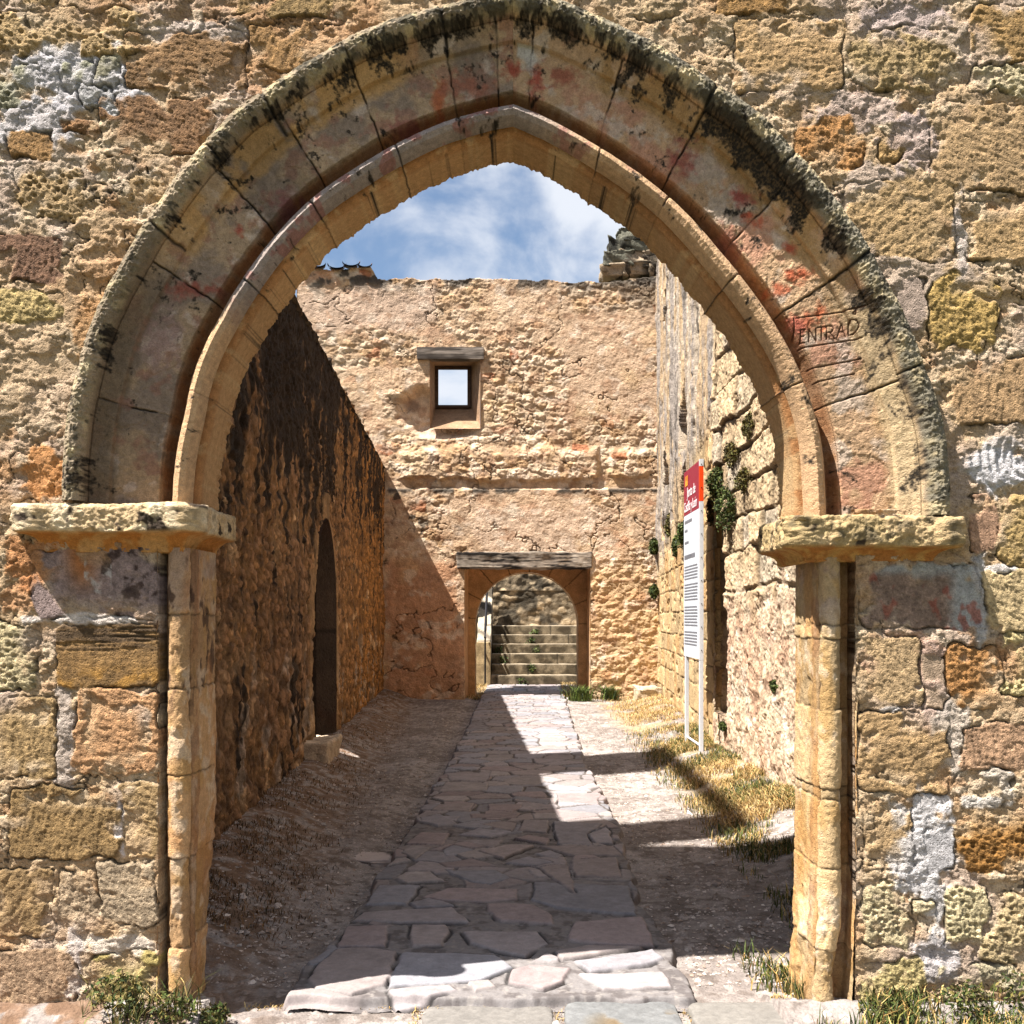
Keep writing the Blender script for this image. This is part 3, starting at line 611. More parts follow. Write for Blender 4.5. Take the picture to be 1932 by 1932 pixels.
# ------------------------------------------------------------------ PATH
SL = [
 [(-110,1700),(-40,1600),(60,1522),(180,1512),(385,1545),(352,1620),(385,1652),(300,1720),(140,1775),(-60,1742)],
 [(410,1545),(900,1550),(1010,1620),(840,1690),(320,1735),(372,1640)],[(318,1750),(660,1712),(700,1740),(545,1778),(385,1805)],
 [(765,1702),(880,1692),(912,1730),(800,1752)],[(1000,1640),(1080,1612),(1312,1630),(1270,1700),(1150,1745),(975,1712)],[(1095,1590),(1180,1550),(1250,1575),(1240,1592)],
 [(1330,1592),(1750,1535),(1812,1580),(1730,1612),(1420,1645)],[(1355,1655),(1800,1655),(1852,1722),(1480,1742)],[(50,1500),(110,1400),(335,1400),(312,1515),(60,1515)],
 [(450,1400),(640,1400),(672,1440),(620,1510),(455,1510)],[(735,1440),(1140,1435),(1192,1500),(1060,1565),(960,1550),(780,1500)],[(1330,1390),(1700,1360),(1752,1512),(1510,1510),(1300,1482)],
 [(1220,1540),(1400,1512),(1700,1520),(1262,1582)],[(145,1372),(200,1330),(680,1310),(772,1390),(300,1387)],[(850,1290),(1110,1295),(1210,1350),(1215,1395),(930,1382),(860,1330)],
 [(1120,1170),(1620,1190),(1662,1352),(1500,1342),(1230,1310),(1092,1265)],[(205,1288),(290,1180),(507,1190),(430,1292)],[(520,1250),(640,1203),(1022,1210),(1012,1266),(850,1278),(600,1267)],
 [(372,1150),(430,1120),(560,1118),(628,1165),(430,1182)],[(635,1110),(900,1113),(992,1150),(880,1187),(780,1177)],[(1076,1110),(1280,1113),(1302,1140),(1120,1152)],
 [(1312,1060),(1552,1048),(1582,1152),(1330,1147)],[(955,1072),(1090,1038),(1222,1070),(1120,1092)],[(428,962),(500,905),(662,910),(620,977)],[(705,922),(810,888),(1002,905),(880,937)],
 [(1028,902),(1060,843),(1182,848),(1192,907)],[(1208,855),(1480,865),(1402,920),(1422,982),(1240,972)],[(1410,915),(1500,872),(1542,970),(1435,972)],[(808,1010),(960,978),(1122,980),(950,1047)],
 [(1138,980),(1540,985),(1572,1032),(1330,1037)],[(618,1002),(680,975),(802,1000),(640,1037)],[(688,950),(942,948),(900,992)],[(998,942),(1080,923),(1192,940),(1182,972)],[(498,820),(712,825),(702,847),(520,842)],
 [(398,1012),(450,980),(562,990),(480,1052)],[(1108,1022),(1200,1003),(1272,1030),(1240,1052)],[(938,632),(1050,608),(1202,625),(1120,657),(980,652)],[(600,760),(790,752),(770,800),(560,790)],[(870,760),(1060,765),(1000,805),(860,795)],
 [(1090,810),(1230,808),(1240,835),(1110,838)],[(760,812),(1040,806),(1020,832),(780,836)],[(1230,705),(1470,700),(1450,760),(1250,750)],[(720,1060),(780,1045),(920,1092),(640,1098),(600,1070)],
 [(560,1260),(650,1280),(700,1300),(480,1310),(440,1285)],[(1200,740),(1020,715),(990,730),(1180,765)],[(640,640),(870,650),(860,690),(600,690)],[(640,590),(880,588),(860,640),(660,632)],[(1000,905),(1020,860),(950,850),(830,868)],
 [(1330,1240),(1300,1090),(1240,1080),(1130,1100)][::-1]]
PZ = .055
def to_ground(p, z=PZ):
    x = 614.6+p[0]*.3535; y = 1249+p[1]*.3535; Yg = gy(y, z); return (wx(x, Yg), Yg)
def poly_sd(X, Y, poly):
    d = np.full(X.shape, 1e9, np.float32); ins = np.zeros(X.shape, bool); n = len(poly)
    for i in range(n):
        x0, y0 = poly[i]; x1, y1 = poly[(i+1) % n]; ex, ey = x1-x0, y1-y0; px = X-x0; py = Y-y0
        t = np.clip((px*ex+py*ey)/(ex*ex+ey*ey+1e-9), 0, 1); d = np.minimum(d, (px-ex*t)**2+(py-ey*t)**2)
        cnd = ((y0 > Y) != (y1 > Y)) & (X < (x1-x0)*(Y-y0)/((y1-y0) if abs(y1-y0) > 1e-9 else 1e-9)+x0); ins ^= cnd
    return np.sqrt(d)*np.where(ins, -1, 1)
xs = np.linspace(-1.25, 1.35, 520); ys = 1/np.linspace(1/4.05, 1/24., 860)
X, Y = np.meshgrid(xs.astype(np.float32), ys.astype(np.float32), indexing='ij')
wX = X+.018*(fbm(X*7, Y*7, 3, 3)-.5)*2; wY = Y+.018*(fbm(X*7+9, Y*7, 3, 4)-.5)*2
bed = .012*(fbm(X*12, Y*12, 4, 6)-.5)+.008*(fbm(X*45, Y*45, 3, 7)-.5)
n2 = fbm(X*18, Y*18, 4, 9)
c = mix(C3(X.shape, (170, 166, 164)), (136, 130, 128), ss(.45, .65, n2)); c = mix(c, (200, 194, 186), ss(.62, .75, fbm(X*40, Y*40, 3, 19))*.6)
Z = gz(X, Y)*.4+.046+bed*.8; slabm = np.zeros_like(X)
def add_slab(m, colr, hz, sl=slice(None)):
    pass
rs = np.random.RandomState(3)
tones = [(206, 198, 198), (196, 194, 200), (208, 196, 192), (190, 192, 200), (212, 204, 200), (202, 186, 184)]
for k, pl in enumerate(SL):
    g = [to_ground(p) for p in pl]; gx = [p[0] for p in g]; gyy = [p[1] for p in g]
    sl = (X > min(gx)-.1) & (X < max(gx)+.1) & (Y > min(gyy)-.1) & (Y < max(gyy)+.1)
    if not sl.any(): continue
    sd = poly_sd(wX[sl], wY[sl], g); m = 1-ss(-.005, .005, sd)
    t = np.array(tones[rs.randint(len(tones))], float)*rs.uniform(.94, 1.05); tl = rs.uniform(-.012, .012, 2)
    hz = .055+rs.uniform(0, .007)+tl[0]*(X[sl]-np.mean(gx))+tl[1]*(Y[sl]-np.mean(gyy))+.005*(fbm(X[sl]*9, Y[sl]*9, 3, 50+k)-.5)-.004*ss(-.012, 0, sd)
    gap = np.exp(-((sd-.006)/.007)**2)*ss(.46, .60, fbm(X[sl]*6, Y[sl]*6, 2, 80+k))
    Z[sl] = Z[sl]*(1-m)+(gz(X[sl], Y[sl])*.4+hz)*m-.012*gap; slabm[sl] = np.maximum(slabm[sl], m)
    cc = C3(sd.shape, t)*(.86+.10*fbm(X[sl]*60, Y[sl]*60, 3, 61)+.18*fbm(X[sl]*16, Y[sl]*16, 4, 60+k))[..., None]
    c[sl] = mix(c[sl], cc, m)*(1-.5*gap)[..., None]
# smaller crazy paving further along, and filling between
f1, f2, r1, r2 = voro(wX*3.0, wY*3.3, 77); e = f2-f1
farm = ss(7.2, 8.6, Y+.6*(n2-.5)); fill = (slabm < .05)
m = ss(.05, .09, e)*np.maximum(farm, fill*ss(.35, .5, r1)*np.maximum(ss(5.2, 6.4, Y), ss(-.55, -.75, X))*.9)*(1-slabm)
tt = np.take(np.array(tones, np.float32), (r2*5.99).astype(int), axis=0)*(.9+.16*r1)[..., None]
Z = Z*(1-m)+(gz(X, Y)*.4+.054+.014*(r1-.5)+.004*n2)*m; c = c*(1-m)[..., None]+tt*(.86+.16*n2+.12*fbm(X*55, Y*55, 3, 33))[..., None]*m[..., None]
c = mix(c, (96, 86, 76), farm*(1-ss(.02, .07, e))*(1-slabm)*.6)
el = X-path_l(Y)+.05*(fbm(X*0+3, Y*5, 4, 1)-.5)*2; er = path_r(Y)-X+.05*(fbm(X*0+8, Y*5, 4, 2)-.5)*2
ef = Y-4.185-.035*(fbm(X*6, Y*0, 3, 5)-.5)*2
edge = np.minimum(el, er)
Z = Z*ss(-.03, .015, edge)+(-.05)*(1-ss(-.03, .015, edge))
Z = np.where(ef < .004, Z-.04*(1-ss(-.012, .004, ef)), Z); edge = np.minimum(edge, ef)
kp = edge > -.05; kp = kp[:-1, :-1] | kp[1:, 1:]
c = c*.79
tag(grid('path', np.stack([X, Y, Z], -1), c, M_SLAB, None, kp), kind='structure')
# threshold paving in front of the arch
xs = np.linspace(-1.5, 1.55, 520); ys = np.linspace(3.2, 4.47, 260)
X, Y = np.meshgrid(xs.astype(np.float32), ys.astype(np.float32), indexing='ij')
wX = X+.014*(fbm(X*9, Y*9, 3, 3)-.5)*2; wY = Y+.014*(fbm(X*9+9, Y*9, 3, 4)-.5)*2
n2 = fbm(X*18, Y*18, 4, 9); n3 = fbm(X*60, Y*60, 3, 10)
Z = -.004+.010*(n2-.5)+.012*(n3-.5); c = mix(C3(X.shape, (170, 156, 116)), (120, 106, 78), ss(.4, .6, n3)); c = mix(c, (206, 200, 190), ss(.5, .6, n2)*.5)
for k, (a, b, y1, t) in enumerate(((425, 783, 1893, (222, 220, 214)), (798, 1045, 1885, (228, 224, 214)), (1060, 1277, 1885, (214, 220, 220)), (1292, 1478, 1889, (228, 224, 212)))):
    Yt = gy(y1, .03); x0 = wx(a, Yt); x1 = wx(b, Yt)
    if k == 0: Yt = 4.12
    hw = (x1-x0)/2; hh = (Yt-3.15)/2; rd = .06
    qx = np.abs(wX-(x0+x1)/2)-hw+rd; qy = np.abs(wY-(Yt+3.15)/2)-hh+rd
    sd = np.hypot(np.maximum(qx, 0), np.maximum(qy, 0))+np.minimum(np.maximum(qx, qy), 0)-rd; m = 1-ss(-.010, .004, sd)
    c = mix(c, (84, 74, 50), np.exp(-((sd-.006)/.008)**2)*.7)
    Z = Z*(1-m)+(.032+.004*k % .01+.010*(fbm(X*7, Y*7, 4, 30+k)-.5)+.004*(n3-.5)-.006*ss(-.04, 0, sd))*m-.012
    cc = C3(X.shape, t)*(.78+.24*fbm(X*8, Y*8, 5, 70+k, .6)+.16*n3)[..., None]
    if k == 2: w = ss(.5, .6, fbm(X*9, Y*9, 4, 5))*(1-ss(.1, .28, np.hypot(X-.52, (Y-3.98)*1.6))); cc = mix(cc, (206, 176, 130), w); Z = Z-.008*w
    c = mix(c, cc, m)
edge = np.minimum(np.minimum(X+1.45+.1*(n2-.5), 1.42-X+.25*(n2-.5)), 4.27-Y+.05*(n2-.5)); Z = Z*ss(-.02, .04, edge)-.05*(1-ss(-.02, .04, edge))
c = c*.58; Z = Z+.012
tag(grid('pavement', np.stack([X, Y, Z], -1), c, M_SLAB), kind='structure')

# ------------------------------------------------------------------ rubble helpers
def rubble(u, v, su, sv, seed):
    wu = u+.06*(fbm(u*4, v*4, 3, seed)-.5)*2; wv = v+.05*(fbm(u*4+7, v*4, 3, seed+1)-.5)*2
    f1, f2, r1, r2 = voro(wu/su, wv/sv, seed+2)
    rad = .18+.42*r1; e = np.minimum(rad-f1-.10*(fbm(u*16, v*16, 3, seed+4)-.5)*2, (f2-f1)*1.2)
    return e+.04, r1, r2

# ------------------------------------------------------------------ LEFT WALL
lwall = empty('rubble_wall', (lwx(12.), 12., 0), 'shaded brown rubble wall with narrow pointed doorway, on the left of the path', 'wall')
TOPL = 4.55
ul = nonuni([(4.7, 6., 40), (6., 14, 420), (14, 20.35, 260)]); vl = np.linspace(-.1, 5.0, 440)
Yg, Zg = np.meshgrid(ul.astype(np.float32), vl.astype(np.float32), indexing='ij')
e, r1, r2 = rubble(Yg, Zg, .30, .20, 200); e2, q1, q2 = rubble(Yg, Zg, .11, .09, 230)
big = ss(.42, .55, fbm(Yg*.9, Zg*1.3, 3, 201))
st = ss(.05, .2, e)*big+(1-big)*ss(.05, .2, e2); rr = r1*big+(1-big)*q1
h = .020*(st-.5)*(.4+.8*rr)+.07*(fbm(Yg*1.2, Zg*1.6, 4, 205)-.5)+.05*(ridge(Yg*3.2, Zg*4, 5, 206)-.6)+.035*(fbm(Yg*13, Zg*9, 4, 208)-.5)+.02*(fbm(Yg*30, Zg*18, 3, 207)-.5)
n1 = fbm(Yg*.8, Zg*.8, 4, 210); n2 = fbm(Yg*5, Zg*2.4, 4, 211)
c = mix(C3(Yg.shape, (178, 134, 88)), (206, 156, 98), ss(.4, .65, n1)); c = mix(c, (150, 116, 90), ss(.3, .7, rr)*.5); c = mix(c, (214, 176, 128), ss(.72, .95, r2)*.5)
c = mix(c, (214, 146, 66), ss(10.5, 17, Yg)*.65); c = mix(c, (222, 188, 142), ss(.84, .92, r2)*ss(.10, .25, e)*.8); c = mix(c, (110, 84, 62), ss(.80, .9, q2)*.6); c = mix(c, (206, 196, 184), ss(.60, .7, fbm(Yg*3, Zg*2.5, 4, 214))*(1-ss(1, 1.8, Zg))*.6)
c = c*(1-.28*(1-st))[..., None]
c = c*(.82+.36*fbm(Yg*12, Zg*6, 4, 219))[..., None]
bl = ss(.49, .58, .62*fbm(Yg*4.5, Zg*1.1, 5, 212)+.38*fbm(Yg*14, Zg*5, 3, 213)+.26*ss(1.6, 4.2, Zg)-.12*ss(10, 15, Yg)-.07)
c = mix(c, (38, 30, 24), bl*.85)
# doorway
DY0, DY1 = 10.75, 12.45; ZS, ZT = 1.75, 2.72
def door_half(z):     # returns y range of the opening at height z
    t = np.clip((z-ZS)/(ZT-ZS), 0, 1); w = (DY1-DY0)/2*np.sqrt(np.clip(1-t**1.6, 0, 1)); return (DY0+DY1)/2-w, (DY0+DY1)/2+w
a, b = door_half(Zg); inside = (Yg > a) & (Yg < b) & (Zg < ZT) & (Zg > .12)
dd = np.minimum(np.abs(Yg-a), np.abs(Yg-b)); near = ((Yg > a-.34) & (Yg < b+.26) & (Zg < ZT+.3)).astype(np.float32)
dj, j1, j2 = ashlar(Zg*1.0, Yg*1., .8, .42, 55)
q = np.abs(((Zg/.42)) % 1-.5); qc = C3(Yg.shape, (206, 166, 112))*(.85+.3*_h(np.floor(Zg/.42), np.floor(Zg*0), 4))[..., None]
near = near*ss(.36, .52, fbm(Yg*3+4, Zg*3, 3, 231)+.08); c = mix(c, qc*.92, near*.7); h = h*(1-near*.6)+near*.012
top = TOPL+.16*(fbm(Yg*2.2, Yg*0, 5, 9, .6)-.5)*2
kp = ~(inside | (Zg > top)); kp = kp[:-1, :-1] & kp[1:, 1:] & kp[1:, :-1] & kp[:-1, 1:]
# sharp arris: pull vertices near the opening back to plane
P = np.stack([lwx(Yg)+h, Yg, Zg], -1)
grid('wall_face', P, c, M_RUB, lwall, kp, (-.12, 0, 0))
# door reveal (splayed, narrower outside)
nz_ = 40; zz = np.concatenate([np.linspace(.02, ZS, nz_), ZS+(ZT-ZS)*np.sin(np.linspace(0, math.pi/2, 30))[1:]])
for sgn in (0, 1):
    yy = np.array([door_half(np.array(z))[sgn] for z in zz]); wdt = .9
    outer_y = (10.28 if sgn == 0 else 10.80) ; T = np.linspace(0, 1, 14)
    mid_o = 10.54; oy = np.interp(yy, [DY0, (DY0+DY1)/2, DY1], [10.28, mid_o, 10.80])
    A, B = np.meshgrid(np.arange(len(zz)), T, indexing='ij')
    Yv = yy[A]*(1-B)+oy[A]*B; Xv = lwx(yy[A])+.02-B*wdt; Zv = zz[A]*(1-B)+zz[A]*B
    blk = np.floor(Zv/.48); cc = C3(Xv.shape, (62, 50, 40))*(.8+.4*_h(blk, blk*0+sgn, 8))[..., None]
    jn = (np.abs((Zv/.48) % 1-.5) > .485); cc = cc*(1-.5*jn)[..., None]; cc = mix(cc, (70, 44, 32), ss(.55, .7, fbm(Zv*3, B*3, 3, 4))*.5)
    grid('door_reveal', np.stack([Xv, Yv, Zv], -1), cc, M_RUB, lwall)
# outer leaf with the narrow outer door, and wall top
for (a_, b_, z0, z1) in ((4.7, 10.27, -.1, TOPL-.06), (10.81, 20.3, -.1, TOPL-.06), (10.27, 10.81, ZT, TOPL-.06)):
    V = []; o = box_relief('wall_core', -.12, .12, a_, b_, z0, z1, (170, 134, 94), M_RUB, lwall, .4, .01, 3)
    me = o.data; co = np.empty(len(me.vertices)*3, np.float32); me.vertices.foreach_get('co', co); co = co.reshape(-1, 3); co[:, 0] += lwx(co[:, 1])-.80; me.vertices.foreach_set('co', co.ravel())
Yt, Tt = np.meshgrid(ul.astype(np.float32), np.linspace(0, 1, 10).astype(np.float32), indexing='ij')
zt = TOPL-.03+.05*(fbm(Yt*3, Tt*3, 4, 9)-.5)*2; grid('wall_top', np.stack([lwx(Yt)+.03-Tt*.98, Yt, zt], -1), mix(C3(Yt.shape, (120, 104, 82)), (50, 44, 36), ss(.45, .6, fbm(Yt*4, Tt*5, 4, 3))), M_RUB, lwall)
box_relief('doorstep', lwx(10.5)-.25, lwx(10.5)+.25, 10.15, 10.95, -.05, .36, (216, 196, 166), M_BACK, lwall, .02, .05, 9, .04)
reloc(lwall)

# ------------------------------------------------------------------ BACK WALL
YB = 20.0; SB = F/YB
back = empty('courtyard_wall', (0, YB, 0), 'tall lit end wall with a small square window above an arched doorway', 'wall')
ub = nonuni([(560, 700, 70), (700, 1262, 420), (1262, 1330, 24)]); vb = nonuni([(430, 1150, 540), (1150, 1345, 146)])
U, V = np.meshgrid(ub.astype(np.float32), vb.astype(np.float32), indexing='ij'); x = U/SB; y = V/SB
e, r1, r2 = rubble(x, y, .26, .17, 300); e2, q1, q2 = rubble(x, y, .10, .075, 330)
n1 = fbm(x*.7, y*.9, 4, 301); n2 = fbm(x*3, y*3, 4, 302); n3 = fbm(x*9, y*9, 4, 303)
def reg(x0, y0, x1, y1, f=14):
    d = np.minimum(np.minimum(U-x0, x1-U), np.minimum(V-y0, y1-V))+26*(n2-.5)*2; return ss(-f, f, d)
plast = np.clip(ss(.44, .54, n1)*.75+reg(560, 540, 820, 625)+reg(1065, 590, 1242, 790)+reg(840, 935, 1110, 1042)*.9+reg(725, 1060, 870, 1330)*.8+reg(600, 690, 730, 800)*.8, 0, 1)
plast = np.clip(plast-reg(1120, 1060, 1250, 1340)-reg(730, 815, 1250, 905)-reg(930, 660, 1065, 800)*.8, 0, 1)
st = ss(.05, .2, e)*.7+.3*ss(.05, .25, e2)
hr = .016*(st-.5)*(.4+r1)+.04*(n3-.5)+.03*(ridge(x*5+n2*2, y*8, 4, 310)-.6)
hp = .020*(n3-.5)+.016*(ridge(x*3.5, y*5, 4, 311)-.6)
h = hr*(1-plast)+hp*.6*plast+.03*(n2-.5)+.012*(fbm(x*30, y*30, 3, 312)-.5)
c = mix(C3(U.shape, (206, 174, 136)), (220, 196, 162), ss(.3, .8, r1)); c = mix(c, (206, 162, 108), ss(.55, .8, r2)*.5); c = mix(c, (190, 112, 74), ss(.95, .99, r2)*.8)
c = c*(1-.12*(1-st)*(1-plast))[..., None]; c = mix(c, (210, 180, 146), plast*.8)
c = mix(c, (200, 174, 150), reg(560, 540, 820, 625)*.8+0*U); c = mix(c, (208, 180, 148), reg(1065, 590, 1242, 790)*.7)
c = mix(c, (208, 172, 122), reg(1120, 1060, 1250, 1340)*.6); c = mix(c, (196, 132, 88), reg(725, 1060, 872, 1340)*.55); c = mix(c, (214, 190, 164), reg(900, 960, 1160, 1060)*.6)
c = mix(c, (222, 200, 168), reg(900, 760, 1000, 830)*.5); c = mix(c, (214, 180, 122), ss(.6, .75, fbm(x*1.5, y*1.5, 4, 315))*.35); cv = np.abs(fbm(x*1.6, y*1.8, 5, 316)-.5); ck = (1-ss(.003, .011, cv))*ss(.45, .55, fbm(x*1.1, y*1.1, 2, 317)); c = c*(1-.45*ck)[..., None]; h = h-.02*ck; c = mix(c, (226, 208, 184), ss(.60, .70, fbm(x*4, y*5, 4, 318))*.6); c = mix(c, (168, 128, 96), ss(.60, .72, fbm(x*5, y*6, 4, 319))*.5)
c = np.minimum(c*(1.06+.22*(n3-.5)+.14*(n2-.5))[..., None], 240)
# projecting ragged course and lichen ledges
lowe = 902+10*(fbm(x*3, y*0, 4, 320)-.5)*2; crs = ss(838, 862, V+14*(n2-.5))*(1-ss(lowe-2, lowe+3, V)); h += .075*crs*ss(745, 765, U)*ss(.25, .5, fbm(x*2.2+3, y*0, 3, 322)+.12)
led = ss(-3, 3, V-922-5*(n2-.5)); h += .045*led
lich = np.exp(-((V-926)/6)**2)*ss(.45, .56, fbm(x*3, y*3, 4, 323)); topd = 1-ss(526, 560, V)
topd = np.maximum(topd, (1-ss(560, 620, V))*(U > 1140)*.5)
lm = np.clip(lich+topd*ss(.46, .58, fbm(x*4, y*4, 5, 324)), 0, 1)+ .8*ss(.66, .72, fbm(x*4, y*6, 4, 325))*reg(730, 930, 800, 1040)
c = mix(c, (64, 60, 54), np.clip(lm, 0, 1)*.85)
# scooped plaster under the window
sc = np.hypot((U-790)/46, (V-768)/44)+.3*(n2-.5); h -= .22*(1-ss(.5, 1.05, sc)); c = mix(c, (140, 112, 92), (1-ss(.4, .8, np.hypot((U-776)/26, (V-762)/24)+.4*(n2-.5)))*.7)
sc2 = (1-ss(.6, 1.05, np.hypot((U-836)/66, (V-812)/22))); h -= .16*sc2*(1-ss(812, 832, V)); c = mix(c, (228, 204, 176), sc2*.7)
quo = ((np.abs(U-787) < 26) & (V > 680) & (V < 712)) | ((np.abs(U-926) < 22) & (V > 684) & (V < 746)); c = mix(c, (206, 174, 136), quo*.5*ss(.3, .5, n2))
WL, WR, WT, WB = 812, 905, 678, 806
DL, DR, DT = 877, 1113, 1070
win = (U > WL) & (U < WR) & (V > WT) & (V < WB); dor = (U > DL+2*(n3-.5)) & (U < DR) & (V > DT)
topl = np.interp(U, [560, 600, 700, 712, 760, 1140, 1240, 1262, 1330], [505, 505, 505, 526, 526, 530, 522, 506, 440])+6*(fbm(x*4, y*0, 4, 340)-.5)*2
kp = ~(win | dor | (V < topl)); kp = kp[:-1, :-1] & kp[1:, 1:] & kp[1:, :-1] & kp[:-1, 1:]
grid('wall_face', np.stack([(U-HX)/SB, YB-h, EYE+(HY-V)/SB], -1), c, M_BACK, back, kp, (0, .18, 0))
def loft(name, a, b, colr, mat, parent, n=10, seed=1, per=12, closed=False, joints=None):
    """surface between two 3-d outlines"""
    a = np.array(a, float); b = np.array(b, float)
    if closed: a = np.vstack([a, a[:1]]); b = np.vstack([b, b[:1]])
    t = np.linspace(0, len(a)-1, (len(a)-1)*per+1)
    A = np.stack([np.interp(t, np.arange(len(a)), a[:, k]) for k in range(3)], -1); B = np.stack([np.interp(t, np.arange(len(a)), b[:, k]) for k in range(3)], -1)
    w = np.linspace(0, 1, n)[None, :, None]; P = A[:, None]*(1-w)+B[:, None]*w
    nz = .02*(fbm(P[..., 0]*4+P[..., 1]*5, P[..., 2]*4, 4, seed)-.5); P = P+nz[..., None]
    cc = C3(P.shape[:2], colr)*(.82+.36*fbm(P[..., 0]*3+P[..., 1]*4, P[..., 2]*3, 4, seed+1))[..., None]
    return grid(name, P, cc, mat, parent)
def bp_(px, py, Y): return (wx(px, Y), Y, wz(py, Y))
fr = [bp_(WL-1, WB+3, YB-.03), bp_(WL-1, WT-1, YB-.03), bp_(WR+1, WT-1, YB-.03), bp_(WR+1, WB+3, YB-.03)]
to = [bp_(822, 770, YB+.62), bp_(822, 692, YB+.62), bp_(888, 692, YB+.62), bp_(888, 770, YB+.62)]
loft('window_reveal', fr, to, (176, 142, 108), M_BACK, back, 12, 4, 14, True)
# door recess
YR = YB+.95
fr = [bp_(DL-2, 1345, YB-.04), bp_(DL, DT, YB-.04), bp_(DR, DT, YB-.04), bp_(DR+2, 1345, YB-.04)]
cx, rad, spr = 994., 97., 1177.
to_r = [(wx(884, YR), YR, -.1), (wx(884, YR), YR, wz(1073, YR)), (wx(1107, YR), YR, wz(1073, YR)), (wx(1107, YR), YR, -.1)]
loft('door_reveal', fr, to_r, (206, 158, 106), M_BACK, back, 14, 6, 16)
# tympanum with the round arch and its inner barrel
xs_ = np.linspace(876, 1116, 160); zs_ = np.linspace(1064, 1330, 180); A, B = np.meshgrid(xs_, zs_, indexing='ij')
ins = (np.abs(A-cx) < rad-.5) & ((B > spr) | (np.hypot(A-cx, B-spr) < rad))
sn = np.hypot(A-cx, np.minimum(B-spr, 0)); near = (np.abs(sn-rad) < 2.2)
sx = np.where(near, cx+(A-cx)*rad/np.maximum(sn, 1), A); sy = np.where(near & (B < spr), spr+(B-spr)*rad/np.maximum(sn, 1), B)
kk = ~(ins & ~near); kk = kk[:-1, :-1] & kk[1:, 1:] & kk[1:, :-1] & kk[:-1, 1:]
cc = C3(A.shape, (208, 160, 104))*(.85+.3*fbm(A/30, B/30, 4, 5))[..., None]; ang = np.arctan2(spr-B, A-cx); cc = cc*(1-.4*((np.abs((ang/.38) % 1-.5) > .475) & (B < spr) & (sn < rad+60)))[..., None]
grid('door_arch', np.stack([wx(sx, YR-.02), np.full(A.shape, YR-.02), wz(sy, YR-.02)], -1), cc, M_BACK, back, kk)
arc = [(cx-rad, 1335)]+[(cx-rad*math.cos(t), spr-rad*math.sin(t)) for t in np.linspace(0, math.pi, 30)]+[(cx+rad, 1335)]
f_ = [bp_(p[0], p[1], YR-.025) for p in arc]; loft('arch_barrel', f_, [(p[0], YR+.55, p[2]) for p in f_], (200, 164, 118), M_BACK, back, 8, 8, 4)
# timber lintels
def timber(w):
    n = fbm(w[..., 0]*2.2, w[..., 2]*34, 4, 5); c = mix(C3(w.shape[:-1], (158, 146, 130)), (44, 38, 34), ss(.44, .60, n)); return mix(c, (196, 184, 164), ss(.55, .66, fbm(w[..., 0]*3, w[..., 2]*40, 4, 15))*.8)
def timber2(w):
    n = fbm(w[..., 0]*1.6, w[..., 2]*26, 4, 25); return mix(C3(w.shape[:-1], (150, 140, 128)), (88, 80, 72), ss(.42, .62, n))
box_relief('door_lintel', wx(862, YB), wx(1117, YB), YB-.10, YB+.30, wz(1073, YB), wz(1042, YB), (120, 110, 100), M_WOOD, back, .018, .03, 4, .025, timber)
box_relief('window_lintel', wx(787, YB), wx(913, YB), YB-.07, YB+.16, wz(679, YB), wz(656, YB), (150, 140, 128), M_WOOD, back, .03, .012, 6, .015, timber2)
M_DKW = plain_mat('dark_window_timber', (74, 58, 46), .85, 0, .4, 20, .3, True)
def boxm(name, x0, x1, y0, y1, z0, z1, mat, parent, bev=.004):
    o = box_relief(name, x0, x1, y0, y1, z0, z1, (120, 110, 100), mat, parent, 9, 0, 1, bev); return o
yw = YB+.58; l, r_, t_, b_ = wx(827, yw), wx(882, yw), wz(697, yw), wz(765, yw)
V = []; Q = []
for (a, b, cc_, d) in ((l-.07, l, b_-.05, t_+.06), (r_, r_+.07, b_-.05, t_+.06), (l, r_, t_, t_+.06), (l, r_, b_-.05, b_)):
    k = len(V); V += [(a, yw-.05, cc_), (b, yw-.05, cc_), (b, yw-.05, d), (a, yw-.05, d), (a, yw+.04, cc_), (b, yw+.04, cc_), (b, yw+.04, d), (a, yw+.04, d)]
    Q += [(k, k+1, k+2, k+3), (k+4, k+7, k+6, k+5), (k, k+4, k+5, k+1), (k+1, k+5, k+6, k+2), (k+2, k+6, k+7, k+3), (k+3, k+7, k+4, k)]
raw_mesh('window_frame', V, Q, None, M_DKW, back, False)
# broken masonry on top right
def rock(name, c, r, col, seed, mat=M_RUB, parent=None, n=26, amp=.35):
    th, ph = np.meshgrid(np.linspace(0, math.pi, n), np.linspace(0, 2*math.pi, n*2), indexing='ij')
    d = np.stack([np.sin(th)*np.cos(ph), np.sin(th)*np.sin(ph), np.cos(th)], -1)
    sq = np.abs(d)**.55*np.sign(d); sq /= np.maximum(np.abs(sq).max(-1, keepdims=True), .7)
    wr = fbm(d[..., 0]*1.6+seed*3.1+d[..., 2], d[..., 1]*1.6+d[..., 2]*1.3, 4, seed)-.5
    wr = np.where((ph > 6.28), wr[:, :1], wr)
    P = np.array(c)+sq*np.array(r)*(1+amp*2*wr)[..., None]
    cc = mix(C3(th.shape, col), np.array(col)*.45, ss(.5, .62, fbm(P[..., 0]*4+P[..., 1]*3, P[..., 2]*5, 4, seed+1)))
    return P, cc
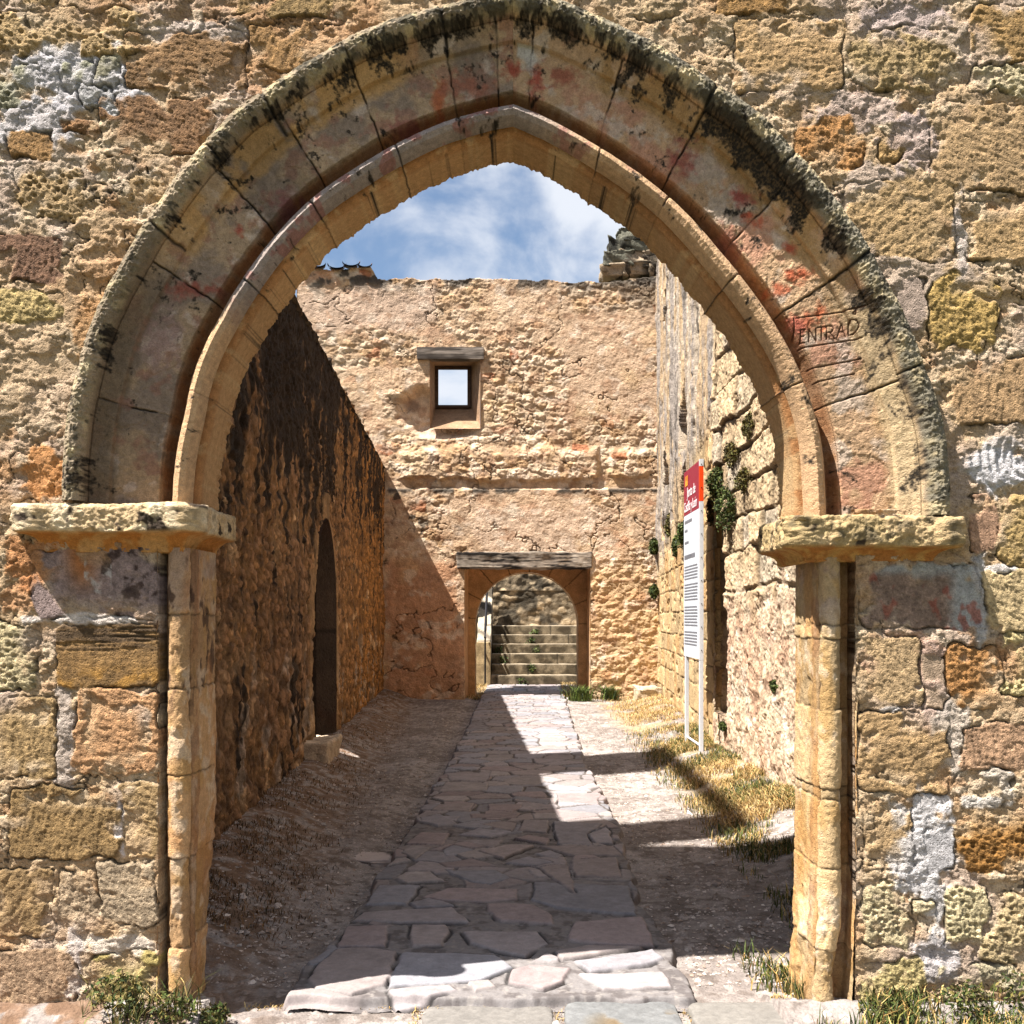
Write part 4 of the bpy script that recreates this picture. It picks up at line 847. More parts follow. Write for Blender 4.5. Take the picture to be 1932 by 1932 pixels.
def rocks(name, lst, mat, parent=None):
    V = []; Q = []; Cc = []; base = 0
    for k, (c_, r_, col) in enumerate(lst):
        P, cc = rock(name, c_, r_, col, k+3); n, m = P.shape[:2]; idx = np.arange(n*m).reshape(n, m)+base
        V.append(P.reshape(-1, 3)); Cc.append(cc.reshape(-1, 3)); Q.append(np.stack([idx[:-1, :-1], idx[:-1, 1:], idx[1:, 1:], idx[1:, :-1]], -1).reshape(-1, 4)); base += n*m
    return raw_mesh(name, np.concatenate(V), np.concatenate(Q), np.concatenate(Cc), mat, parent)
L = []
for (px, py, rx, ry, g) in ((1212,466,42,17,0),(1172,474,24,18,0),(1165,496,26,13,0),(1205,492,34,12,1),(1240,498,30,14,1),(1190,450,22,12,0),(1216,448,18,9,0),(1160,516,26,12,1),(1210,514,36,13,1),(1250,512,26,16,1),(1246,478,20,18,0)):
    Yr = YB+.25; L.append(((wx(px, Yr), Yr, wz(py, Yr)), (rx*.0104, .26, ry*.0104), (112, 112, 96) if g == 0 else (176, 158, 130)))
rocks('broken_masonry', L, M_RUB, back)
# roof tiles on the left of the coping
M_TILE = stone_mat('roof_tile_clay', 60, .5, .006, .3)
for (px, w, dy) in ((575, 26, 0), (602, 26, 2), (637, 32, 3), (664, 30, -1), (690, 24, 3)):
    xc = wx(px, YB); rr = w*.5/SB*1.12; th = np.linspace(math.pi*1.02, math.pi*1.98, 16); L_ = np.linspace(0, 1, 14)
    A, B = np.meshgrid(th, L_, indexing='ij'); Pt = np.stack([xc+rr*np.cos(A)*(1-.12*B)-.10*B, YB-.09+B*.6, wz(495+dy, YB)+rr*.55*np.sin(A)+B*.16], -1)
    Pi = Pt.copy(); Pi[..., 2] -= .035
    full = np.concatenate([Pt, Pi[::-1], Pt[:1]], 0); grid('roof_tile', full, mix(C3(full.shape[:2], (134, 96, 76)), (90, 84, 76), ss(.4, .6, fbm(full[..., 0]*9, full[..., 1]*9, 3, 4))), M_TILE, back)
reloc(back)

# ------------------------------------------------------------------ RIGHT WALLS
ash = empty('ashlar_wall', (rwx(np.array(15.))[()], 15., 0), 'tall sunlit ashlar wall with eroded upper part, behind the information panel on the right', 'wall')
ur = np.linspace(11.55, 20.2, 420); vr = np.linspace(-.1, 9.6, 620)
Yg, Zg = np.meshgrid(ur.astype(np.float32), vr.astype(np.float32), indexing='ij')
d, b1, b2 = ashlar(Yg, Zg, .34, .55, 401, .02); n1 = fbm(Yg*.6, Zg*.6, 4, 402); n2 = fbm(Yg*3, Zg*3, 4, 403); n3 = fbm(Yg*12, Zg*12, 4, 404)
jn = (1-ss(.004, .014, d))*ss(.3, .5, n2); hl = -.022*jn+.02*(b1-.5)+.030*(n2-.5)+.014*(n3-.5)-.03*ss(.62, .7, fbm(Yg*5, Zg*7, 3, 406))
upz = ss(3.2, 3.9, Zg+.8*(n2-.5)+.18*(Yg-14))
strk = fbm(Yg*7+2*n2, Zg*.35, 4, 410); hu = .16*(strk-.5)+.06*(fbm(Yg*18, Zg*.8, 4, 411)-.5)+.03*(n3-.5)
h = hl*(1-upz)+hu*upz
c = C3(Yg.shape, (222, 192, 138))*(.85+.25*b1)[..., None]; c = mix(c, (206, 158, 96), ss(.6, .9, b2)*.6); c = c*(1-.35*jn)[..., None]
cu = mix(C3(Yg.shape, (206, 190, 164)), (168, 158, 146), ss(.45, .6, strk)); cu = mix(cu, (212, 174, 120), ss(.52, .62, fbm(Yg*3, Zg*.6, 4, 412))*.6); cu = mix(cu, (70, 64, 56), ss(.62, .70, fbm(Yg*14, Zg*.6, 4, 413))*.6)
c = mix(c, cu, upz); c = c*(.84+.16*n3)[..., None]
def niche(y0, y1, z0, z1, dp):
    global h, c
    yc = (y0+y1)/2; w = (y1-y0)/2; top = z1-(np.abs(Yg-yc)/w)**1.6*w*1.6
    m = (np.abs(Yg-yc) < w) & (Zg > z0) & (Zg < top); h = np.where(m, h*.3-dp, h); c = np.where(m[..., None], np.array((176, 140, 96), np.float32), c)
niche(14.6, 15.6, 4.05, 5.3, .40); niche(17.6, 18.7, 3.9, 4.7, .35); niche(14.5, 15.2, 3.45, 3.9, .3); niche(16.4, 17.0, 3.2, 3.8, .3); niche(18.2, 18.8, 3.0, 3.6, .3); niche(17.7, 18.4, 6.9, 7.4, .3)
top = np.interp(Yg, [11, 18, 20.2], [9.6, 9.4, 8.3]); kp = ~(Zg > top); kp = kp[:-1, :-1] & kp[1:, 1:]
grid('wall_face', np.stack([rwx(Yg)-h, Yg, Zg], -1), c, M_BACK, ash, kp, (.06, 0, 0))
for (a_, b_, c_, d_) in ((2.55, 3.2, 14.0, 14.1), (3.2, 3.3, 10.7, 14.1), (2.45, 3.3, 10.7, 10.8)):   # the cavity seen through the open joint
    box_relief('cavity_wall', a_, b_, c_, d_, -.1, 3.2, (140, 112, 76), M_RUB, ash, .2, .02, 7)
box_relief('cavity_lid', 2.50, 3.3, 10.7, 14.1, 3.2, 3.3, (140, 112, 76), M_RUB, ash, .3, .02, 7)
reloc(ash)
rub = empty('flank_wall', (2.3, 8., 0), 'pale rubble wall with tufts growing from it, seen between the right jamb and the panel', 'wall')
ur = np.linspace(4.75, 11.62, 580); vr = np.linspace(-.1, 6.4, 640)
Yg, Zg = np.meshgrid(ur.astype(np.float32), vr.astype(np.float32), indexing='ij')
e, r1, r2 = rubble(Yg, Zg, .42, .30, 500); e2, q1, q2 = rubble(Yg, Zg, .12, .09, 520); n2 = fbm(Yg*3, Zg*3, 4, 503); n3 = fbm(Yg*12, Zg*12, 4, 504)
blk = ss(1.5, 2.1, Zg+.9*(n2-.5))
d, a1, a2 = ashlar(Yg, Zg+.12*(fbm(Yg*.8, Zg*.8, 2, 511)-.5), .37, .62, 512, .05); jn = 1-ss(.008, .03, d)
cv = np.abs(fbm(Yg*2.2, Zg*2.2, 5, 513)-.5); ck = (1-ss(.004, .014, cv))
h = blk*(-.03*jn+.07*(a1-.5)+.02*(n2-.5))+(1-blk)*(.03*(n2-.5)-.01*ck)+.03*(n3-.5)+.045*(ridge(Yg*5, Zg*5, 5, 505)-.6)+.02*(fbm(Yg*30, Zg*30, 3, 514)-.5)
c = mix(C3(Yg.shape, (218, 196, 162)), (196, 160, 128), ss(.45, .7, n2)); c = mix(c, (228, 212, 188), ss(.55, .7, fbm(Yg*5, Zg*5, 4, 506))*.7); c = mix(c, (186, 146, 118), ss(.52, .64, fbm(Yg*9, Zg*7, 4, 507))*.5)
cb = C3(Yg.shape, (214, 188, 142))*(.82+.26*a1)[..., None]; cb = mix(cb, (176, 168, 148), ss(.6, .9, a2)*.7); cb = cb*(1-.35*jn)[..., None]; c = mix(c, cb, blk*.8); c = c*(.88+.24*n3)[..., None]
sw = .05*(fbm(Zg*1.5, Zg*0, 3, 530)-.5)
slot = (Yg > 10.92+sw) & (Yg < 11.56) & (Zg > .55) & (Zg < 2.62); kp = ~slot; kp = kp[:-1, :-1] & kp[1:, 1:]
grid('wall_face', np.stack([rwx(Yg)*0+2.36-.006*Yg-h, Yg, Zg], -1), c, M_RUB, rub, kp, (.25, 0, 0))
reloc(rub)

# ------------------------------------------------------------------ STAIRS beyond the doorway
stair = empty('stone_stairway', (.8, 23.3, 0), 'flight of six worn stone steps seen through the arched doorway', 'stairs')
ytr = [1274, 1253.2, 1233.4, 1215, 1197.6, 1180.5]; yd = [23.0+.36*k for k in range(7)]; zs6 = [wz(ytr[k], yd[k]) for k in range(6)]
def step_col(w):
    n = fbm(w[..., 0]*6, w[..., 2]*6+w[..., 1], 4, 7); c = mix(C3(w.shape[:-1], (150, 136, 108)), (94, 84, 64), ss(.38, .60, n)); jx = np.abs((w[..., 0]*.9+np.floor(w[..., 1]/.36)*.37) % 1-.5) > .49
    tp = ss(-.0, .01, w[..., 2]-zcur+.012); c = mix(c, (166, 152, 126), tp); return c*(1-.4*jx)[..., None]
for k in range(6):
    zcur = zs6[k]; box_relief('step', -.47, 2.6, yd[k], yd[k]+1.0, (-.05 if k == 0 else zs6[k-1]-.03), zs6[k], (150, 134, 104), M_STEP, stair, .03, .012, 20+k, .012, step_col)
zl = zs6[5]; box_relief('landing', -.9, 2.6, yd[5]+.9, 26.2, -.1, zl-.012, (190, 176, 150), M_STEP, stair, .1, .01, 33, .01)
box_relief('side_pier', -.80, -.48, 22.95, 23.35, -.05, wz(1212, 23.), (182, 160, 116), M_STEP, stair, .04, .012, 41, .015)
# sloping parapet
xs_ = [-.78, -.5]
def parapet(w): return mix(C3(w.shape[:-1], (196, 184, 160)), (88, 80, 66), ss(.45, .6, fbm(w[..., 1]*3+w[..., 0]*3, w[..., 2]*3, 4, 17)))
o = box_relief('parapet', -.80, -.48, 23.36, 25.8, -.05, 1.0, (190, 170, 130), M_RUB, stair, .05, .03, 43, .03, parapet)
me = o.data; co = np.empty(len(me.vertices)*3, np.float32); me.vertices.foreach_get('co', co); co = co.reshape(-1, 3)
co[:, 2] = np.where(co[:, 2] > .5, co[:, 2]-1.0+1.05+.60*(co[:, 1]-23.3), co[:, 2]); me.vertices.foreach_set('co', co.ravel())
M_IRON = plain_mat('dark_iron', (46, 44, 46), .5, .6, .2)
rail = empty('handrail', (-.66, 22.9, 0), 'dark iron handrail rising beside the stone steps', 'handrail')
tube('rail', [(-.60, 22.85, 1.15), (-.60, 23.0, 1.3), (-.60, 25.4, 2.75)], .03, M_IRON, rail); 
for (yy, z0, z1) in ((22.88, 0.05, 1.2), (23.9, 1.3, 1.85)): tube('baluster', [(-.60, yy, z0), (-.60, yy, z1)], .02, M_IRON, rail)
tube('rail', [(-.60, 22.88, .75), (-.60, 23.2, .95)], .018, M_IRON, rail)
reloc(rail); reloc(stair)
def rub_sheet(name, parent, x0, x1, Yp, z0, z1, seed, dark, cream=None, stp=.03):
    xs_ = np.linspace(x0, x1, int((x1-x0)/stp)); zs_ = np.linspace(z0, z1, int((z1-z0)/stp)); A, B = np.meshgrid(xs_.astype(np.float32), zs_.astype(np.float32), indexing='ij')
    e, r1, r2 = rubble(A, B, .3, .2, seed); n = fbm(A*6, B*6, 4, seed+5); h = .010*(ss(.05, .2, e)-.5)*(.5+r1)+.06*(n-.5)+.05*(ridge(A*5, B*6, 4, seed+9)-.6)
    c = C3(A.shape, (200, 178, 140))*(.70+.25*r1*ss(.0, .2, e)+.3*n)[..., None]; c = c*(1-.2*(1-ss(.04, .14, e)))[..., None]; c = mix(c, (74, 68, 56), ss(.50, .62, fbm(A*2.5, B*2.5, 5, seed+7)+dark)*.8)
    return grid(name, np.stack([A, Yp-h, B], -1), c, M_RUB, parent, None, (0, .5, 0))
tw = empty('terrace_wall', (1, 26, 0), 'rough lichened wall at the head of the steps', 'wall'); rub_sheet('wall_face', tw, -3, 5, 26., .9, wz(1114, 26.), 600, .06); 
xs_, ts_ = np.meshgrid(np.linspace(-3, 5, 60), np.linspace(0, 1, 6), indexing='ij'); grid('coping', np.stack([xs_, 25.97+ts_*.6, wz(1114, 26.)+.02*fbm(xs_*3, ts_, 3, 4)-.01], -1), C3(xs_.shape, (226, 216, 196)), M_RUB, tw); reloc(tw)
uw = empty('upper_wall', (1, 28, 0), 'pale rubble wall behind the terrace, topmost through the doorway', 'wall'); rub_sheet('wall_face', uw, -4, 6, 28., 1.5, 3.7, 640, -.03); reloc(uw)
lw2 = empty('stair_side_wall', (-1.3, 23.5, 0), 'whitish rubble wall left of the handrail', 'wall')
rub_sheet('wall_face', lw2, -4, -.84, 24.2, -.1, 2.6, 680, -.06); reloc(lw2)

# ------------------------------------------------------------------ UNSEEN FRAME added outside to throw the frame shaped shadow
bg = empty('shadow_frame', (-5, 7, 0), 'tall narrow unseen frame with an open bay, added outside to the left to cast a shadow', 'shadow caster')
box_relief('pier', -5.3, -5.0, 7.5, 8.9, 0, 13.52, (190, 158, 112), M_RUB, bg, .2, .03, 3, .03)
box_relief('pier', -5.3, -5.0, 4.3, 5.0, 0, 13.52, (190, 158, 112), M_RUB, bg, .2, .03, 4, .03)
box_relief('crown', -5.12, -5.0, 4.3, 8.9, 13.5, 13.74, (190, 158, 112), M_RUB, bg, .2, .03, 5, .03)
reloc(bg)

# ------------------------------------------------------------------ INFORMATION SIGN
sign = empty('information_sign', (2.05, 11.7, 0), 'narrow grey information panel with a dark red header on two white posts', 'sign')
M_WHT = plain_mat('painted_white_metal', (206, 208, 212), .45, .1, .04); M_RED = plain_mat('dark_red_vinyl', (132, 26, 50), .4, 0, .05); M_ORG = plain_mat('orange_red_edge', (226, 70, 20), .5, 0, .05)
M_PAN = plain_mat('pale_grey_panel', (200, 204, 210), .4, 0, .04); M_TXT = plain_mat('grey_print', (112, 112, 118), .6, 0, .05); M_WTX = plain_mat('white_print', (236, 226, 226), .5, 0, .02); M_YEL = plain_mat('ochre_print', (214, 140, 50), .5, 0, .05)
xf = 2.055; ya, ybk = 11.24, 12.25; zt, zh, zb = wz(868, 11.24), wz(958, 11.24), wz(1244, 11.24)
boxm('header_panel', xf, xf+.035, ya+.004, ybk, zh, zt, M_RED, sign); boxm('text_panel', xf, xf+.035, ya+.004, ybk, zb, zh-.001, M_PAN, sign)
boxm('side_channel', xf-.004, xf+.044, ya-.03, ya+.002, zb-.01, wz(946, 11.24), M_WHT, sign); boxm('side_channel', xf-.004, xf+.044, ya-.03, ya+.002, wz(880, 11.24), zt+.01, M_WHT, sign); boxm('side_strip', xf-.004, xf+.044, ya-.03, ya+.002, wz(946, 11.24), wz(880, 11.24), M_ORG, sign)
boxm('post', xf-.0, xf+.042, ya-.03, ya+.03, -.1, zb-.01, M_WHT, sign); boxm('post', xf-.0, xf+.042, ybk-.12, ybk-.06, -.1, zb, M_WHT, sign); boxm('cross_bar', xf+.01, xf+.03, ya+.03, ybk-.12, .18, .20, M_WHT, sign)
for zz_ in np.linspace(zb+.1, zt-.05, 9):
    V = [(xf+.02+.006*math.cos(i*math.pi/3), yy_, zz_+.006*math.sin(i*math.pi/3)) for yy_ in (ya-.034, ya-.030) for i in range(6)]
    raw_mesh('rivet', V, [(0, 1, 2, 3), (0, 3, 4, 5)]+[(i, (i+1) % 6, (i+1) % 6+6, i+6) for i in range(6)], None, M_IRON, sign, False)
rt = (math.pi/2, 0, -math.pi/2)          # reads along -Y, faces -X
text_mesh('lettering', 'Junta de', .165, (xf-.003, ya+.76, zh+.20), rt, M_WTX, sign); text_mesh('lettering', 'Castilla y León', .165, (xf-.003, ya+.97, zh+.04), rt, M_WTX, sign, font_scale=(.86, 1))
V = []; Q = []
for (a, b, c_, d) in ((.72, .90, .34, .40), (.72, .76, .40, .46), (.79, .83, .40, .46), (.86, .90, .40, .46)):
    k = len(V); V += [(xf-.003, ya+a, zh+c_), (xf-.003, ya+b, zh+c_), (xf-.003, ya+b, zh+d), (xf-.003, ya+a, zh+d)]; Q.append((k, k+1, k+2, k+3))
raw_mesh('emblem', V, Q, None, M_YEL, sign, False)
# grey paragraphs: rows of short words
rs = np.random.RandomState(5); V = []; Q = []
def para(z0, n, lh, x0, x1, th):
    global V, Q
    for i in range(n):
        z = z0-i*lh; yy = x0
        while yy < x1-.03:
            w = rs.uniform(.02, .07); w = min(w, x1-yy); k = len(V)
            V += [(xf-.002, ybk-yy, z), (xf-.002, ybk-yy-w, z), (xf-.002, ybk-yy-w, z+th), (xf-.002, ybk-yy, z+th)]; Q.append((k, k+1, k+2, k+3)); yy += w+.012
    raw_mesh('printed_paragraph', V, Q, None, M_TXT, sign, False); V = []; Q = []
para(zh-.10, 1, .1, .08, .55, .035); para(zh-.20, 1, .1, .08, .30, .03); para(zh-.34, 1, .1, .08, .36, .03); para(zh-.52, 1, .1, .06, .75, .05)
para(zh-.62, 5, .035, .06, .92, .017); para(zh-.83, 6, .035, .06, .92, .017); para(zh-1.09, 7, .035, .06, .9, .017); para(zh-1.38, 5, .035, .06, .88, .017)
reloc(sign)

# ------------------------------------------------------------------ PLANTS
def leaves(name, C_, n, rad, size, cols, seed, parent=None, droop=.0, stems=0):
    rs = np.random.RandomState(seed); d = rs.normal(size=(n, 3)); d /= np.linalg.norm(d, axis=1, keepdims=True); rr = rs.uniform(.25, 1, n)**.5
    lump = 1+.45*(fbm(d[:, 0]*2+5, d[:, 2]*2+d[:, 1]*2, 3, seed)-.5)*2
    p = np.array(C_)+d*rr[:, None]*np.array(rad)*lump[:, None]; p[:, 2] -= droop*(rr**2)
    a = rs.normal(size=(n, 3)); a /= np.linalg.norm(a, axis=1, keepdims=True); b = np.cross(a, rs.normal(size=(n, 3))); b /= np.linalg.norm(b, axis=1, keepdims=True)
    s = size*rs.uniform(.6, 1.4, n)[:, None]; V = np.stack([p-a*s, p-b*s*.45, p+a*s, p+b*s*.45], 1).reshape(-1, 3); Q = np.arange(n*4).reshape(n, 4)
    cc = np.array(cols, float)[rs.randint(len(cols), size=n)]*rs.uniform(.75, 1.2, (n, 1)); cc = np.repeat(cc, 4, 0)
    return raw_mesh(name, V, Q, cc, M_LEAF, parent, False)
GREEN = [(66, 84, 34), (84, 100, 44), (100, 112, 52), (50, 66, 30)]; OLIVE = [(112, 104, 48), (90, 92, 40), (134, 122, 66), (74, 62, 36)]
WP = [(1413,795,14,26,OLIVE,'topmost olive tuft hanging beside the arch on the rubble wall'),(1382,850,18,24,OLIVE,'olive cushion tuft second from the top on the rubble wall'),(1403,900,18,24,OLIVE,'olive tuft with brown underside nearest the right jamb'),
 (1350,905,16,30,GREEN,'green ivy clump just right of the red sign header'),(1366,950,18,40,GREEN,'largest green trailing clump above the dark slot in the wall'),(1342,950,10,36,OLIVE,'brown green tuft touching the right edge of the sign header'),
 (1288,1000,11,26,GREEN,'green trailing clump just left of the sign panel'),(1262,985,8,22,OLIVE,'small olive tuft on the ashlar wall between two green clumps'),(1274,1025,8,20,GREEN,'small green tuft low on the ashlar wall left of the sign'),
 (1232,1028,7,14,GREEN,'dark green tuft in the corner of the end wall'),(1232,1112,6,12,GREEN,'small dark green tuft beside the door lintel at the wall corner'),(1457,1290,7,13,GREEN,'single small green plant on the pale rubble below the impost'),(1360,1368,6,8,GREEN,'tiny green weed in the joint by the dark slot')]
for k, (px, py, rx, ry, cl, lb) in enumerate(WP):
    if px > 1372: Yp = 2.29/((px-HX)/F+.006*0); Xp = 2.29
    elif px > 1235: Yp = 1.54/((px-HX)/F-.064); Xp = rwx(np.array(Yp))-.05
    else: Yp = 19.7; Xp = wx(px, Yp)
    Yp = float(np.clip(Yp, 7, 19.9)); Xp = float(wx(px, Yp)); S = F/Yp; z = wz(py, Yp)
    tag(leaves('wall_plant', (0, 0, 0), 1500, (rx/S*1.1, rx/S*2.4 if px > 1235 else .2, ry/S), .013*Yp/8, cl, 50+k, None, ry/S*.3), lb, 'plant', 'plants growing from the walls').location = (Xp+.02, Yp, z)
def blades(name, n, posfn, hgt, wid, cols, seed, label=None, cat=None, kind='stuff', lean=.6, zf=gz, segs=2):
    rs = np.random.RandomState(seed); X, Y = posfn(rs, n); n = len(X)
    Z = zf(X, Y)+.0; h = hgt*rs.uniform(.35, 1.3, n); a = rs.uniform(0, 2*math.pi, n); ln = lean*rs.uniform(.3, 1.4, n)*h; w = wid*rs.uniform(.6, 1.4, n)*.5
    dx, dy = np.cos(a), np.sin(a); px_, py_ = -dy, dx
    V = np.zeros((n, 5, 3)); 
    V[:, 0] = np.stack([X-px_*w, Y-py_*w, Z-.01], -1); V[:, 1] = np.stack([X+px_*w, Y+py_*w, Z-.01], -1)
    V[:, 2] = np.stack([X+dx*ln*.35+px_*w*.8, Y+dy*ln*.35+py_*w*.8, Z+h*.6], -1); V[:, 3] = np.stack([X+dx*ln*.35-px_*w*.8, Y+dy*ln*.35-py_*w*.8, Z+h*.6], -1)
    V[:, 4] = np.stack([X+dx*ln, Y+dy*ln, Z+h*.9], -1)
    b = np.arange(n)*5; Q = np.stack([b, b+1, b+2, b+3], -1); T = np.stack([b+3, b+2, b+4], -1)
    cc = np.array(cols, float)[rs.randint(len(cols), size=n)]*rs.uniform(.75, 1.2, (n, 1)); cc = np.repeat(cc, 5, 0)
    o = raw_mesh(name, V.reshape(-1, 3), Q, cc, M_LEAF, None, False, T)
    return tag(o, label, cat, None, kind)
DRY = [(206, 176, 106), (190, 152, 84), (222, 196, 132), (160, 124, 70)]; DG = DRY[:2]+[(112, 112, 50), (90, 96, 40)]
def rej(fn, x0, x1, y0, y1, pers=True):
    def f(rs, n):
        X = rs.uniform(x0, x1, n*3); Y = (1/rs.uniform(1/y1, 1/y0, n*3)) if pers else rs.uniform(y0, y1, n*3)
        p = fn(X, Y); k = rs.uniform(0, 1, n*3) < p; return X[k][:n].astype(np.float32), Y[k][:n].astype(np.float32)
    return f
pat = lambda X, Y, s, a=.45, b=.6, f=2.5: ss(a, b, fbm(X*f, Y*f, 3, s))
blades('dry_grass', 34000, rej(lambda X, Y: pat(X, Y, 5, .38, .55)*ss(0, .8, X-(1.15+.02*Y))*(X < rwx(Y)+.02)*(Y < 19.9), .9, 2.9, 7., 19.9), .06, .006, DRY, 1, 'dry straw coloured grass along the sunny side of the path', 'grass', lean=1.3)
blades('green_grass', 32000, rej(lambda X, Y: pat(X, Y, 9, .38, .58)*ss(1.0, .2, rwx(Y)-X)*(X < rwx(Y)+.02), 1.4, 2.9, 5.2, 14), .07, .006, DG+GREEN, 2, 'green and yellow grass at the foot of the right hand wall', 'grass', lean=.8)
blades('shade_grass', 11000, rej(lambda X, Y: pat(X, Y, 19, .40, .56)*ss(.9, .2, X-lwx(Y)), -2.7, -.9, 5.0, 19.8), .035, .005, [(128, 92, 54), (96, 70, 42), (70, 62, 34), (150, 112, 66)], 3, 'brown dead grass at the foot of the shaded left wall', 'grass', lean=1.8)
blades('far_grass', 5000, rej(lambda X, Y: ((X < path_l(Y)) | (X > path_r(Y)))*1.0, -1.3, 2., 20.3, 23, False), .07, .008, DRY+GREEN[:1], 4, 'dry grass in front of the steps beyond the doorway', 'grass', lean=1.)
blades('right_weeds', 9000, rej(lambda X, Y: pat(X, Y, 29, .36, .52, 4)*ss(1.0, 1.25, X)*((Y > 4.35) | (X > 1.15)), .95, 2.3, 3.55, 4.9), .09, .006, GREEN+DG, 5, 'green weeds at the foot of the right jamb and wall', 'weeds', lean=.7)
blades('left_weeds', 1500, rej(lambda X, Y: ss(1.0, .2, np.hypot((X+1.42)/.34, (Y-3.93)/.16))*pat(X, Y, 44, .40, .56, 9), -2.0, -1.0, 3.6, 4.2), .13, .005, GREEN+OLIVE+DRY[:1], 6, 'dark green weeds at the foot of the left jamb', 'weeds', lean=.9)
for k, (xx, yy, zz, rr_, lb) in enumerate(((-1.52, 3.93, .16, .13, 'leafy dark weed leaning on the lowest yellow stone left of the left shaft'), (-1.30, 3.92, .10, .11, 'low leafy weed right at the foot of the left shaft'), (-1.16, 3.98, .05, .07, 'smallest brownish weed between the left jamb and the paving'), (1.75, 3.92, .14, .13, 'leafy weed against the wall below the white mortar at far right'), (1.98, 3.92, .16, .15, 'bushy green weed in the bottom right corner'), (1.42, 3.96, .08, .09, 'low green weed at the foot of the right shaft'))):
    tag(leaves('leafy_weed', (0, 0, 0), 420, (rr_*.85, .07, rr_*.6), .011, GREEN+OLIVE, 120+k), lb, 'weed', 'leafy weeds at the foot of the gateway wall').location = (xx, yy, zz)
blades('joint_grass', 2600, rej(lambda X, Y: 1.0*((np.abs(Y-4.19) < .03) | (np.abs(X-wx(790, 4.2)) < .02) | (np.abs(X-wx(1052, 4.2)) < .02) | (np.abs(X-wx(1284, 4.2)) < .02)), -1.1, 1.2, 3.75, 4.25), .018, .004, DRY, 7, 'straw coloured moss in the joints of the threshold slabs', 'grass', lean=1.2)
for k, (px, py, rr_, n, lb) in enumerate(((1095, 1318, .22, 420, 'green weed clump at the right foot of the arched doorway'), (1150, 1316, .16, 260, 'small weeds under the rubble right of the doorway'), (893, 1292, .14, 200, 'bright green weed at the left foot of the stairs'), (690, 1312, .2, 200, 'dark shaded weeds in the left corner by the end wall'))):
    Yp = gy(py, .05)-.1; Xp = wx(px, Yp)
    o = blades('weed_clump', n, lambda rs, n, r=rr_: (rs.normal(0, r*.5, n).astype(np.float32), rs.normal(0, r*.5, n).astype(np.float32)), .26, .016, GREEN+[(104, 130, 50)], 70+k, lb, 'weeds', None, .7, lambda X, Y: 0*X); o.location = (Xp, Yp, .03)
    o['group'] = 'weed clumps around the doorway'
for k, (px, py, kk, lb) in enumerate(((1007, 1195, 5, 'weed rooted under the top step edge'), (1002, 1212, 4, 'weed hanging on the second riser from the top'), (1012, 1228, 3, 'weed on the right of the third riser from the top'), (918+22, 1228, 3, 'weed on the left of the third riser from the top'), (950, 1246, 2, 'straggly weed on the fourth riser from the top'), (1003, 1261, 1, 'low weed on the fifth riser from the top'), (985, 1287, 0, 'weed tuft at the foot of the stairs'))):
    Yp = yd[kk]-.05; tag(leaves('step_weed', (0, 0, 0), 60, (.12, .05, .12), .035, GREEN, 90+k), lb, 'weed', 'weeds growing from the steps').location = (wx(px, Yp), Yp, wz(py, Yp))
# sprig of weed by the right jamb and stones
corner = rocks('corner_rock', [((0, 0, 0), (.22, .25, .16), (210, 190, 156))], M_BACK); tag(corner, 'pale boulder in the corner where the two walls meet', 'rock'); corner.location = (wx(1222, 19.2), 19.2, .14)
fl = rocks('flat_stone', [((0, 0, 0), (.14, .12, .018), (206, 194, 186)), ((.12, -.10, 0), (.09, .08, .014), (200, 186, 176))], M_SLAB); tag(fl, 'broken flat slab lying on the earth left of the path', 'stone'); fl.location = (wx(700, 6.95), 6.95, float(gz(np.array([wx(700, 6.95)]), np.array([6.95]))[0])+.004)
# pebbles
def pebbles():
    rs = np.random.RandomState(8); n = 22000; X = rs.uniform(-2.3, 2.4, n); Y = 1/rs.uniform(1/16., 1/4.45, n)
    k = ((X < path_l(Y)-.03) | (X > path_r(Y)+.03)) & (X > lwx(Y)) & (X < rwx(Y)); X = X[k]; Y = Y[k]; n = len(X)
    r = np.exp(rs.normal(-5.0, .45, n)); r = np.clip(r, .003, .035); Z = gz(X.astype(np.float32), Y.astype(np.float32))+r*.2
    base = np.array([(1, 0, 0), (.3, .95, 0), (-.8, .6, 0), (-.8, -.6, 0), (.3, -.95, 0), (0, 0, .8), (.4, .3, .65), (-.3, -.4, .7)]); tri = np.array([(0,1,6),(1,5,6),(1,2,5),(2,3,5),(3,7,5),(3,4,7),(4,0,7),(0,6,7),(6,5,7)])
    ang = rs.uniform(0, 6.28, n); ca, sa = np.cos(ang), np.sin(ang); b = base[None]*(1+.35*rs.normal(size=(n, 8, 1)))*np.stack([r, r*rs.uniform(.6, 1, n), r*rs.uniform(.4, .8, n)], -1)[:, None]
    V = np.stack([b[..., 0]*ca[:, None]-b[..., 1]*sa[:, None]+X[:, None], b[..., 0]*sa[:, None]+b[..., 1]*ca[:, None]+Y[:, None], b[..., 2]+Z[:, None]], -1)
    T = (tri[None]+np.arange(n)[:, None, None]*8).reshape(-1, 3); cc = np.array([(216, 204, 192), (190, 176, 164), (226, 216, 204), (170, 150, 134)])[rs.randint(4, size=n)]*rs.uniform(.8, 1.1, (n, 1))
    tag(raw_mesh('gravel', V.reshape(-1, 3), None, np.repeat(cc, 8, 0), M_SLAB, None, False, T), 'loose pebbles and stone chips scattered over the bare earth', 'gravel', None, 'stuff')
pebbles()

